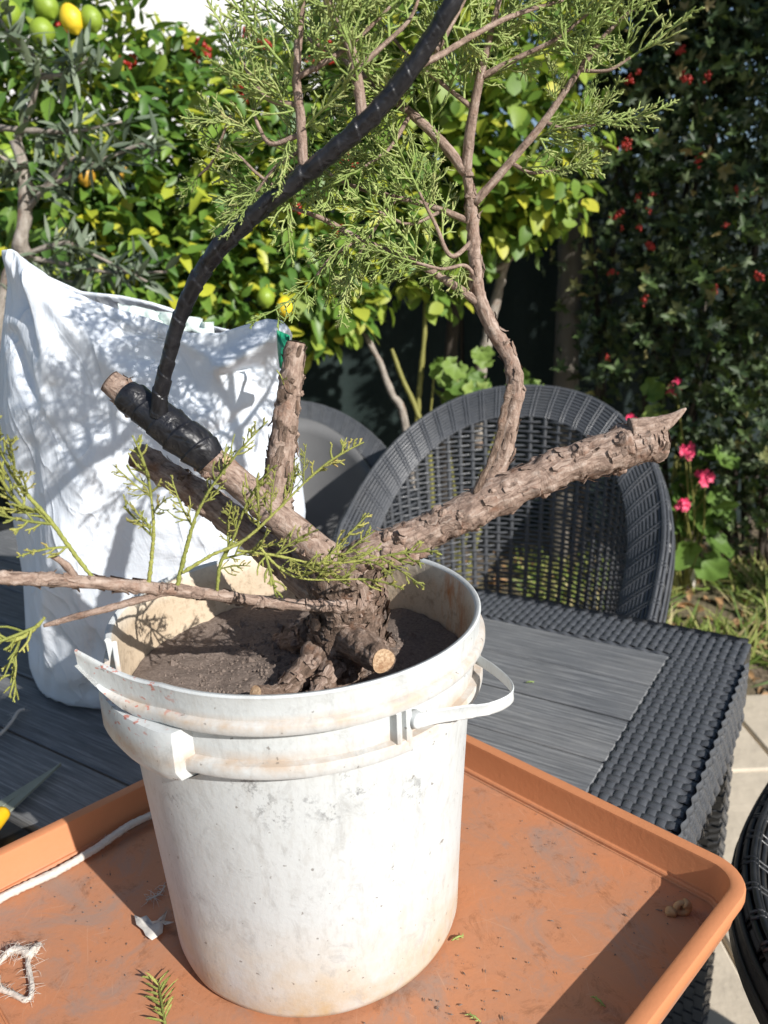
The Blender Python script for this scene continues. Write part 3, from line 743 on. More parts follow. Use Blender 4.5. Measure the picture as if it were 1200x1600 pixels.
# loose bark flakes on the trunk
def flakes():
    b = MB(); r2 = random.Random(8); c0 = W(543, 960, .577)
    for i in range(240):
        py = r2.uniform(890, 1070); a = r2.uniform(-2.7, .3); P = W(541+(r2.random()-.5)*8, py, .577)
        rr = rw(P, 57+max(0, py-1010)*.35)*r2.uniform(.98, 1.08)
        d = Vector((math.cos(a), math.sin(a), r2.uniform(-.2, .2))); q = P+d*rr
        l, w = r2.uniform(.004, .013), r2.uniform(.002, .006); side = Vector((-d.y, d.x, 0)); up = Vector((r2.uniform(-.35, .35), r2.uniform(-.35, .35), 1)).normalized()
        li = r2.uniform(.0005, .004); lo = r2.uniform(.000, .002)
        V = []
        for k in range(4):
            f = k/3; o = d*(li*f*f+lo*(1-f)) ; ww = w*(.6+.6*math.sin(f*3)+r2.uniform(-.15, .15))
            V += [q+up*l*(f-.5)+o-side*ww, q+up*l*(f-.5)+o+d*.001, q+up*l*(f-.5)+o+side*ww]
        F = []
        for k in range(3): F += [(3*k, 3*k+1, 3*k+4, 3*k+3), (3*k+1, 3*k+2, 3*k+5, 3*k+4)]
        b.add(V, F)
    V = np.array([tuple(v) for v in b.V]); A = (V-np.array(c0))
    o = obj('bark_flakes', b.V, b.F, M['bark_trunk'], tree, attrs={'tub': A}); o['kind'] = 'stuff'
flakes()
br_right = limb('branch', [(540, 890, .577, 40), (580, 868, .573, 40), (630, 848, .572, 37), (690, 818, .573, 35), (760, 785, .576, 37), (830, 752, .58, 36), (900, 722, .584, 37), (965, 700, .588, 41), (1012, 690, .59, 38), (1036, 686, .591, 32)], 200, 56, .16, 50, rknots(70, .0030, .0040), cut1=('cut_grey',), th=.74, flk=200)
limb('splinter', [(985, 675, .585, 24), (1020, 668, .585, 19), (1050, 654, .586, 12), (1072, 638, .587, 2)], 26, 18, .2, 60, mat='bark', flat=(.75, 1.), th=.85)
limb('torn_bark', [(1020, 716, .58, 10), (1036, 706, .579, 9), (1044, 690, .579, 4)], 14, 10, .5, 120, mat='bark_trunk')
br_left = limb('branch', [(548, 905, .574, 36), (505, 868, .58, 35), (455, 825, .588, 34), (395, 773, .595, 32), (335, 722, .602, 32), (270, 672, .61, 33), (215, 630, .616, 32), (173, 597, .62, 27)], 170, 50, .085, 50, rknots(46, .0022, .0035), cut1=('cut_grey',), th=.72, flk=60)
limb('branch', [(505, 935, .602, 36), (450, 885, .614, 36), (385, 830, .625, 35), (320, 780, .635, 33), (262, 742, .646, 31), (214, 710, .654, 27)], 130, 44, .16, 45, rknots(30, .0028, .005), cut1=('cut_grey',), th=.66, flk=60)
limb('branch', [(432, 800, .597, 26), (434, 755, .60, 24), (441, 700, .604, 22.5), (449, 640, .608, 20.5), (456, 585, .612, 18), (463, 536, .616, 16)], 120, 40, .12, 60, rknots(60, .0020, .0028), cut1=('cut_grey',), th=.92, flk=60)
# little cut faces of pruned twigs
def stub(px, py, Y, d, r, l, mat='cut'):
    P = W(px, py, Y); d = Vector(d).normalized(); V, F, A = tube([P-d*.006, P+d*l*.5, P+d*l], [r*1.15, r*1.05, r], 8, 16, .1, 90)
    o = obj('twig_stub', V, F, M['bark'], tree, attrs={'tub': A})
    ax = d.orthogonal().normalized(); ay = d.cross(ax); e = P+d*(l+.0005)
    Vc = [e+d*.0003]+[e+ax*r*.93*math.cos(k*.3927)+ay*r*.93*math.sin(k*.3927) for k in range(16)]
    obj('cut_face', Vc, [(0, 1+k, 1+(k+1) % 16) for k in range(16)], M[mat], o)
stub(354, 719, .583, (.25, -1, .25), .0036, .003)
def knot(px, py, Y, r, amp=.55, mat='bark_trunk', sq=(1, .6, 1)):
    P = W(px, py, Y); V = []; F = []; A = []; n, m = 12, 18
    AX = np.concatenate(AXES); dd = np.linalg.norm(AX[:, :3]-np.array(P), axis=1); i_ = int(dd.argmin()); c = Vector(AX[i_, :3]); e = (P-c)
    if e.length > 1e-6: P = c+e.normalized()*AX[i_, 3]*.97
    for j in range(n+1):
        for i in range(m):
            th = math.pi*j/n; a = 2*math.pi*i/m; d = Vector((math.sin(th)*math.cos(a), math.sin(th)*math.sin(a), math.cos(th)))
            q = r*(1+amp*fbm(tuple(P*90+d*1.7), 1., 3)); V.append(P+Vector((d.x*sq[0], d.y*sq[1], d.z*sq[2]))*q); A.append(tuple(d*r))
    F = [(j*m+i, j*m+(i+1) % m, (j+1)*m+(i+1) % m, (j+1)*m+i) for j in range(n) for i in range(m)]
    obj('knot', V, F, M[mat], tree, attrs={'tub': np.array(A)})
for px, py, Y, r in ((978, 690, .567, .0085), (985, 702, .567, .006), (912, 706, .566, .0065), (900, 712, .566, .004), (725, 822, .556, .0045), (712, 832, .556, .004), (735, 812, .557, .0035), (718, 815, .556, .003), (800, 800, .566, .0045), (745, 838, .566, .005), (640, 868, .556, .009), (612, 872, .552, .010), (660, 860, .558, .007), (628, 845, .552, .006), (590, 880, .552, .009), (850, 768, .57, .0045), (965, 728, .578, .008), (940, 742, .585, .005), (1030, 705, .575, .008), (862, 722, .57, .004), (770, 770, .562, .0035), (690, 800, .556, .004), (605, 835, .555, .006),
                     (425, 802, .572, .0035), (490, 838, .568, .0055), (478, 862, .568, .003), (440, 820, .575, .003), (352, 745, .585, .004), (320, 745, .585, .006), (305, 735, .587, .005), (190, 620, .605, .0025), (472, 590, .606, .0035), (478, 615, .606, .0035), (470, 680, .600, .003), (432, 700, .598, .003), (462, 645, .598, .0022), (470, 560, .61, .003), (425, 725, .597, .003), (470, 705, .6, .003)):
    cx, cy = (px, py)
    knot(cx, cy, Y+(.007 if px < 500 else .006), r*(.75 if px < 500 else .85), mat='bark')
big = limb('root_stub', [(548, 998, .552, 26), (572, 1014, .53, 24), (598, 1032, .507, 20)], 30, 30, .22, 80, rknots(8, .003, .004), 'bark_trunk', cut1=('cut',))
limb('root_stub', [(440, 1090, .53, 16), (418, 1086, .52, 14), (400, 1082, .51, 11)], 20, 20, .4, 90, mat='bark_trunk', cut1=('cut',))
sbr = limb('branch', [(735, 790, .582, 22), (762, 755, .585, 21), (785, 715, .588, 19.5), (797, 660, .59, 19), (805, 605, .592, 18), (797, 560, .594, 17), (772, 518, .596, 16.5), (750, 465, .598, 15), (742, 410, .60, 13.5), (739, 350, .602, 12.5), (734, 300, .603, 11.5), (728, 266, .604, 10)], 200, 28, .15, 70, rknots(70, .0016, .0024), th=.68, flk=90)
limb('peeling_bark', [(742, 772, .57, 5), (775, 700, .573, 6), (788, 640, .576, 6), (797, 600, .578, 4)], 40, 10, .5, 160, mat='bark_trunk', flat=(.6, 1))
# taped branch
def wrap(L, a):
    s = (L/.0155+a/(2*math.pi)+.25*noise.noise(Vector((L*40, 0, 3)))) % 1.; h_ = math.sin(math.floor(L/.0155+a/(2*math.pi)+.25*noise.noise(Vector((L*40, 0, 3))))*12.99)*43758.5 % 1.; return 1+(.05+.17*h_)*s**1.5-.06+.09*noise.noise(Vector((L*90, math.cos(a), math.sin(a))))
tp = [(247, 650, .600, 20), (252, 610, .597, 17), (262, 565, .592, 15.5), (280, 500, .585, 16), (310, 435, .576, 18), (350, 380, .567, 19), (410, 325, .558, 19), (475, 273, .55, 20), (535, 225, .542, 20), (590, 172, .535, 20), (640, 110, .53, 20), (680, 50, .526, 20), (715, -10, .522, 20), (745, -70, .52, 19)]
P, r = px_path(tp, .74); V, F, A = tube(P, r, 620, 30, .05, 40, [], rfun=wrap)
taped = obj('taped_branch', V, F, M['tape'], tree, attrs={'tub': A}); taped['label'] = 'branch wrapped in black tape'
P, r = px_path([(330, 722, .601, 34), (312, 703, .602, 42), (295, 690, .603, 44), (270, 672, .606, 42), (245, 652, .609, 40), (225, 636, .612, 37), (205, 622, .614, 36), (196, 614, .6155, 31)], .70)
V, F, A = tube(P, r, 160, 48, .06, 45, rfun=lambda L, a: 1+.10*((L/.017+a/6.28) % 1.)**1.4+.05*noise.noise(Vector((L*60, math.cos(a)*1.5, math.sin(a)*1.5)))); obj('tape_wrap', V, F, M['tape'], tree, attrs={'tub': A})
limb('bare_wood', [(478, 262, .556, 13), (455, 282, .562, 11), (430, 308, .57, 7)], 24, 16, .12, 90)

# ---- scale-leaf sprays
def spray_mesh(seed, L=.085, dens=.0052, sub=4, rad=.00092, mat='juniper', plan=.35, side=.036):
    q = random.Random(seed); b = MB()
    bend = Vector((q.uniform(-.3, .3), q.uniform(-.3, .3), 0))
    def axis(t): return Vector((bend.x*L*t*t, bend.y*L*t*t, L*t))
    b.tube([axis(t) for t in (0, .35, .7, 1.)], [rad*1.3, rad*1.2, rad, rad*.7], 5, 5, tint=q.uniform(.2, .5), caps=False)
    k = 0; s = .004
    while s < L*.97:
        t = s/L; p = axis(t); sg = 1 if k % 2 else -1; ph = (0 if q.random() > plan else math.pi/2)+q.uniform(-.5, .5)
        out = Vector((math.cos(ph)*sg, math.sin(ph)*sg, 0)); ang = q.uniform(.55, .95)
        l = side*(1-.72*t)*q.uniform(.55, 1.15)
        d = (out*math.sin(ang)+Vector((0, 0, 1))*math.cos(ang)).normalized()
        e = p+d*l; mid = p+d*l*.5+out*l*.08
        e = e+Vector((0, 0, l*.18))
        tn = q.uniform(.2, .7)
        b.tube([p, mid, e], [rad, rad*.95, rad*.6], 4, 4, tint=[min(1, tn+.3*(i//4)/4) for i in range(20)], caps=False)
        for j in range(q.randint(max(1, sub-2), sub+1)):
            f = q.uniform(.2, .92); p2 = p+(mid-p)*min(1, f*2) if f < .5 else mid+(e-mid)*(f*2-1)
            sd = d.cross(Vector((q.uniform(-1, 1), q.uniform(-1, 1), q.uniform(-1, 1)))).normalized()
            d2 = (d*math.cos(.75)+sd*math.sin(.75)).normalized(); l2 = l*q.uniform(.22, .5)*(1.15-f*.5)
            e2 = p2+d2*l2; m2 = p2+d2*l2*.55+d*l2*.05; tn2 = min(1, tn+q.uniform(-.1, .25))
            b.tube([p2, m2, e2+d*l2*.12], [rad*.9, rad*.85, rad*.55], 3, 4, tint=[min(1, tn2+.25*(i//4)/3) for i in range(16)], caps=False)
        s += dens*q.uniform(.7, 1.35); k += 1
    return mesh('foliage_spray', b.V, b.F, M[mat], attrs={'tint': b.A})
SPR = [spray_mesh(100+i, L=.062+.012*(i % 4), dens=.0050, sub=5) for i in range(12)]
SPY = [spray_mesh(300+i, L=.05+.012*(i % 3), dens=.0062, sub=3, rad=.00118, mat='juniper_y', plan=.5, side=.027) for i in range(6)]
rs = random.Random(33)
def add_spray(P, d, scale, pool, roll=None):
    m = Matrix(frame(tuple(d), (rs.uniform(-1, 1), -1, rs.uniform(-1, 1)), 0).tolist())      # +Y along d
    rot = (m @ Matrix.Rotation(-math.pi/2, 3, 'X')).to_euler() if False else None
    q = Vector(d).to_track_quat('Z', 'Y').to_matrix() @ Matrix.Rotation(rs.uniform(0, 6.28) if roll is None else roll, 3, 'Z')
    o = put('foliage_spray', rs.choice(pool), tree, Vector(P)-TB, q.to_euler()); o.scale = (scale,)*3
    return o
NSPR = [0]
def shoot(L, step=.014, s0=.55, s1=1., pool=SPR, mat='bark', start=.2, spread=.9, droop=0., end=True, ns=10):
    P, r = px_path(L); n = 30 if pool is SPR else 90
    V, F, A = tube(P, r, n, ns, .12 if pool is SPR else .45, 120 if pool is SPR else 420); obj('twig', V, F, M[mat], tree, attrs={'tub': A, 'tint': np.array([.3+.4*rs.random() for _ in V])})
    Q = catmull([tuple(p) for p in P], 60); Lc = np.concatenate([[0], np.cumsum(np.linalg.norm(np.diff(Q, axis=0), axis=1))])
    s = Lc[-1]*start; k = 0
    while s < Lc[-1]:
        i = int(np.searchsorted(Lc, s)); i = min(max(i, 1), 59); d = Vector(Q[i]-Q[i-1]).normalized(); f = s/Lc[-1]
        sd = d.cross(Vector((rs.uniform(-1, 1), rs.uniform(-1, 1), rs.uniform(-1, 1)))).normalized()
        sd.y *= .6
        dd = (d*(.55+.3*f)+sd*spread+Vector((0, 0, droop))).normalized()
        add_spray(Q[i], dd, rs.uniform(s0, s1)*(1-.25*f), pool); NSPR[0] += 1
        s += step*1.28*rs.uniform(.6, 1.4); k += 1
    if end: add_spray(Q[-1], Vector(Q[-1]-Q[-3]).normalized(), s1*.9, pool); NSPR[0] += 1
Y = .604
shoot([(728, 270, .604, 9), (735, 205, .60, 8), (748, 130, .595, 7), (765, 60, .59, 5), (785, -20, .585, 4)], start=.5, step=.011)
shoot([(728, 270, .604, 9), (690, 222, .606, 8), (640, 175, .61, 7), (590, 135, .614, 6), (530, 90, .62, 4), (480, 60, .625, 3)], start=.25)
shoot([(741, 318, .602, 7), (790, 262, .60, 6.5), (850, 190, .596, 6), (905, 110, .592, 5), (950, 50, .59, 3.5), (1000, 5, .588, 2)], start=.35, step=.013)
shoot([(736, 347, .601, 5), (690, 328, .605, 5), (620, 308, .61, 4), (550, 290, .615, 3), (480, 250, .62, 2)], start=.25)
shoot([(748, 472, .597, 7), (700, 440, .60, 6.5), (640, 405, .605, 6), (570, 378, .61, 5), (500, 340, .615, 4), (440, 320, .62, 2)], start=.25)
shoot([(740, 375, .60, 4), (705, 400, .592, 3.5), (680, 350, .59, 3), (655, 300, .588, 2)], start=.2, s1=.8)
shoot([(741, 430, .598, 4), (725, 415, .59, 3), (690, 420, .585, 2.5), (650, 410, .58, 2)], start=.3, s1=.7)
shoot([(474, 262, .55, 8), (470, 190, .553, 7.5), (463, 120, .556, 7), (468, 50, .558, 6), (476, -30, .56, 4)], start=.2, step=.013)
shoot([(566, 186, .54, 9), (558, 120, .545, 8.5), (545, 70, .55, 8), (515, 10, .555, 7), (500, -40, .56, 6)], start=.2, step=.016)
shoot([(640, 110, .535, 6), (690, 85, .55, 5), (740, 55, .565, 4.5), (800, 25, .58, 4), (880, 0, .59, 2.5)], start=.25, step=.011)
shoot([(466, 165, .556, 5), (420, 155, .56, 4), (395, 125, .565, 3), (375, 90, .57, 2)], start=.15, step=.013, s1=.75)
shoot([(470, 210, .555, 4), (425, 225, .56, 3.5), (405, 200, .566, 3), (395, 170, .57, 2)], start=.15, step=.014, s1=.75)
shoot([(466, 120, .556, 5), (520, 90, .556, 4), (570, 50, .556, 3), (610, 10, .556, 2)], start=.15, step=.013)
shoot([(556, 110, .546, 5), (600, 70, .552, 4), (640, 30, .556, 3), (660, -20, .56, 2)], start=.15, step=.013)
shoot([(680, 80, .56, 6), (720, 10, .57, 4), (740, -40, .575, 3)], start=.1, step=.012)
shoot([(752, 120, .594, 5), (810, 90, .59, 4), (870, 60, .585, 3), (920, 20, .58, 2)], start=.1, step=.011)
shoot([(740, 170, .598, 4), (690, 130, .60, 3.5), (640, 90, .60, 3), (600, 40, .60, 2)], start=.1, step=.012)
shoot([(850, 190, .596, 3), (880, 200, .592, 2.5), (930, 195, .588, 2)], start=.2, s1=.75)
shoot([(800, 255, .60, 3), (830, 270, .598, 2.5), (870, 265, .595, 2)], start=.2, s1=.6, step=.02)
shoot([(905, 110, .592, 3), (950, 110, .588, 2.5), (985, 90, .585, 2)], start=.2, s1=.8)
shoot([(620, 308, .61, 3), (590, 350, .606, 2.5), (560, 400, .60, 2)], start=.2, s1=.8, droop=-.4)
shoot([(560, 374, .61, 3), (520, 400, .605, 2.5), (495, 430, .60, 2)], start=.2, s1=.7, droop=-.5)
shoot([(640, 180, .61, 4), (610, 230, .606, 3), (570, 260, .60, 2)], start=.1, s1=.8)
shoot([(690, 330, .605, 3), (640, 350, .60, 2.5), (590, 330, .596, 2)], start=.1, s1=.8)
shoot([(440, 300, .565, 3), (400, 270, .57, 2.5), (375, 245, .575, 2), (350, 230, .58, 1.6)], start=.25, s1=.55, step=.022)
shoot([(470, 235, .556, 3), (430, 262, .56, 2.5), (400, 300, .565, 2)], start=.2, s1=.75)
shoot([(360, 180, .57, 2.5), (345, 220, .575, 2.2), (330, 255, .58, 2), (310, 275, .585, 1.5)], start=.3, s0=.25, s1=.35, step=.03)
# front branch with yellowed shoots
fb = limb('branch', [(552, 945, .548, 12), (500, 947, .535, 11.5), (430, 942, .518, 11), (350, 932, .50, 11.5), (270, 922, .485, 12), (180, 913, .468, 12.5), (90, 907, .452, 13), (0, 902, .438, 13.5), (-80, 897, .425, 14)], 170, 22, .12, 90, rknots(50, .0012, .0018), th=.78, flk=70)
limb('twig', [(265, 924, .483, 6), (225, 935, .477, 6), (165, 952, .468, 5.5), (110, 966, .46, 5), (68, 978, .455, 3)], 50, 12, .2, 150, rknots(14, .001, .0015))
limb('twig', [(125, 915, .46, 6), (105, 885, .455, 6), (80, 868, .452, 4)], 20, 10, .25, 150)
g = 'juniper_y'
shoot([(155, 915, .463, 2.7), (118, 868, .458, 3.3), (80, 815, .452, 3.3), (40, 770, .447, 3.0), (15, 735, .443, 2.2), (0, 700, .44, 1.6)], pool=SPY, mat=g, s0=0.53, s1=0.91, start=.3, step=0.0126)
shoot([(60, 800, .45, 2.2), (20, 800, .445, 1.9), (-30, 790, .44, 1.6)], pool=SPY, mat=g, s0=0.53, s1=0.91, start=.2, step=0.0110)
shoot([(232, 915, .478, 3.8), (238, 860, .476, 3.0), (240, 820, .474, 2.7), (236, 775, .472, 1.6)], pool=SPY, mat=g, s0=0.43, s1=0.72, start=.55, step=0.0071)
shoot([(276, 918, .486, 3.8), (290, 862, .484, 3.3), (305, 810, .482, 2.7), (325, 770, .48, 2.2), (350, 735, .478, 1.6)], pool=SPY, mat=g, s0=0.38, s1=0.63, start=.5, step=0.0110)
shoot([(338, 930, .498, 2.7), (345, 880, .496, 2.7), (365, 840, .494, 2.2), (380, 800, .492, 1.6)], pool=SPY, mat=g, s0=0.43, s1=0.68, start=.3, step=0.0087)
shoot([(285, 895, .484, 2.7), (330, 868, .486, 2.7), (380, 845, .488, 2.5), (430, 800, .49, 2.2), (478, 752, .492, 1.6)], pool=SPY, mat=g, s0=0.43, s1=0.68, start=.55, step=0.0080)
shoot([(370, 860, .488, 2.2), (430, 868, .487, 2.2), (490, 880, .486, 1.9), (550, 878, .485, 1.6), (605, 868, .484, 1.1)], pool=SPY, mat=g, s0=0.47, s1=0.74, start=.1, step=0.0095)
shoot([(400, 850, .488, 2.2), (440, 890, .486, 2.2), (480, 905, .484, 1.6), (560, 905, .482, 1.1)], pool=SPY, mat=g, s0=0.43, s1=0.68, start=.1, step=0.0102)
shoot([(70, 965, .452, 2.2), (50, 985, .45, 3.3), (20, 1000, .445, 3.3), (-20, 990, .44, 2.7)], pool=SPY, mat=g, s0=0.53, s1=0.91, start=.2, step=0.0080, droop=-.3)
shoot([(446, 610, .606, 1.1), (440, 590, .60, 1.1), (432, 578, .598, 0.8)], pool=SPY, mat=g, s0=.15, s1=.2, start=.5, step=0.0158, end=False)

# ================================================================== the sack
def build_bag():
    base = Vector((-.33, 1.06, ZT-.014))
    t = thing('sack', base, 'tall crumpled white plastic sack standing open on the table behind the bucket', 'sack')
    # outlines read at the sack's own distance: height -> left, right edge, middle depth, half depth
    rows = [(1112, 78, 330, 1.09, .115), (1090, 62, 372, 1.08, .130), (1040, 46, 420, 1.065, .150), (980, 40, 450, 1.05, .158), (900, 36, 468, 1.04, .160), (800, 18, 478, 1.03, .155), (720, 2, 468, 1.02, .150), (640, -6, 458, 1.01, .135), (570, -2, 448, 1.0, .115), (510, 4, 452, .985, .09), (450, 14, 462, .975, .06), (385, 20, 470, .97, .035)]
    NA, NV = 200, 130
    tt = np.linspace(0, 1, len(rows)); 
    def interp(v, k): return float(np.interp(v, tt, [r_[k] for r_ in rows]))
    # rim height (photo row) as a function of the place across, front and back
    fr = [(0., 392), (.03, 390), (.10, 412), (.2, 448), (.30, 470), (.40, 484), (.52, 500), (.66, 520), (.76, 520), (.84, 508), (.91, 498), (.96, 500), (1., 524)]
    bk = [(0., 400), (.1, 425), (.25, 455), (.4, 462), (.55, 476), (.7, 505), (.85, 520), (1., 525)]
    pys = [r_[0] for r_ in rows]
    folds = [((25, 395), (330, 700), 26, .020), ((110, 450), (215, 590), 12, -.014), ((200, 480), (330, 640), 20, -.014), ((60, 430), (90, 600), 16, .012), ((440, 512), (330, 585), 16, .026), ((400, 575), (340, 582), 8, -.012), ((455, 520), (420, 800), 18, .010), ((20, 520), (60, 640), 10, -.012), ((150, 700), (60, 1000), 28, .010), ((230, 640), (180, 900), 30, -.008), ((330, 600), (300, 850), 26, .008), ((45, 700), (50, 900), 14, -.01), ((100, 1060), (300, 1010), 16, .008), ((35, 400), (70, 560), 7, -.008), ((70, 415), (160, 560), 6, -.007), ((150, 470), (260, 560), 6, .006), ((260, 520), (400, 600), 7, .006), ((180, 760), (330, 900), 8, .004), ((60, 640), (150, 760), 7, -.004), ((300, 700), (420, 620), 7, -.005), ((80, 900), (70, 1080), 8, .006), ((150, 960), (140, 1090), 7, -.005), ((120, 430), (330, 690), 9, -.012)]
    V = []; F = []
    for j in range(NV+1):
        v = j/NV
        for i in range(NA):
            a = 2*math.pi*i/NA; ca, sa = math.cos(a), math.sin(a)
            xx = .5+.5*math.copysign(abs(ca)**.55, ca)        # 0 left .. 1 right
            front = sa < 0
            top = float(np.interp(xx, *zip(*fr))) if front else float(np.interp(xx, *zip(*bk)))
            py = 1112+(top-1112)*v
            vv = float(np.interp(-py, [-p for p in pys], tt))
            l, r_, Yc, hd = (interp(vv, k) for k in (1, 2, 3, 4))
            px = l+(r_-l)*xx
            side = math.copysign(abs(sa)**.75, sa)
            # the upper right of the sack leans forward
            lean = -.05*max(0, (900-py)/400)*xx
            Yp = Yc+lean+hd*side
            P = W(px, py, Yp)
            # keep the height of this row, let the width stay
            disp = 0.
            if front:
                for (A_, B_, w, h) in folds:
                    ax, ay = A_; bx, by = B_; dx, dy = bx-ax, by-ay; l2 = dx*dx+dy*dy; q = max(0, min(1, ((px-ax)*dx+(py-ay)*dy)/l2)); dd = math.hypot(px-ax-q*dx, py-ay-q*dy)/w
                    if dd < 3: disp += h*math.exp(-dd*dd)*(math.sin(math.pi*min(1, .15+q*.85))**.5)
            disp += .012*fbm((P.x, P.y*.3, P.z*.7), 6, 2)+.0020*fbm((P.x*1.6, P.y, P.z*.8), 24, 2)
            V.append(P+Vector((ca*.4*disp, -disp if front else disp, 0)))
    for j in range(NV):
        for i in range(NA): F.append((j*NA+i, j*NA+(i+1) % NA, (j+1)*NA+(i+1) % NA, (j+1)*NA+i))
    zmin = min(v.z for v in V); zf = ZT-.0125
    V = [Vector((v.x, v.y, max(zf, v.z+(zf-zmin)*max(0, 1-(v.z-zmin)/.1)))) for v in V]
    F.append(tuple(reversed(range(NA))))
    o = obj('sack_wall', V, F, M['bag'], t)
    md = o.modifiers.new('thickness', 'SOLIDIFY'); md.thickness = .0015; md.offset = -1
    # contents below the rim
    cv = [V[int(NV*.74)*NA+i]*1. for i in range(NA)]; c = sum(cv, Vector())/NA
    obj('contents', [c+Vector((0, 0, .01))]+[c+(p-c)*.97 for p in cv], [(0, 1+i, 1+(i+1) % NA) for i in range(NA)], M['soil'], t)
    # inner film standing above the rim
    b = MB(); vv = []
    for k in range(26):
        f = k/25; x = 185+f*150; P0 = W(x, 505+18*f, .975); P1 = W(x+6*math.sin(k), 474+30*f+2*math.sin(k*.9), .985+.01*math.sin(k*1.3))
        for q in range(5): vv.append(P0+(P1-P0)*(q/4)+Vector((0, .004*math.sin(k*1.1+q), 0)))
    b.add(vv, [(k*5+q, k*5+q+1, (k+1)*5+q+1, (k+1)*5+q) for k in range(25) for q in range(4)])
    o = b.build('liner', M['liner'], t); md = o.modifiers.new('thickness', 'SOLIDIFY'); md.thickness = .0006
    b = MB(); vv = []
    for k in range(6):
        f = k/5; y = 515+f*60
        for q in range(4): vv.append(W(432+q*7-2*f*q+5*f, y+q*3, .80+.012*math.sin(q*1.4+k)))
    b.add(vv, [(k*4+q, k*4+q+1, (k+1)*4+q+1, (k+1)*4+q) for k in range(5) for q in range(3)])
    o = b.build('printed_flap', M['green_print'], t); md = o.modifiers.new('thickness', 'SOLIDIFY'); md.thickness = .0008
build_bag()

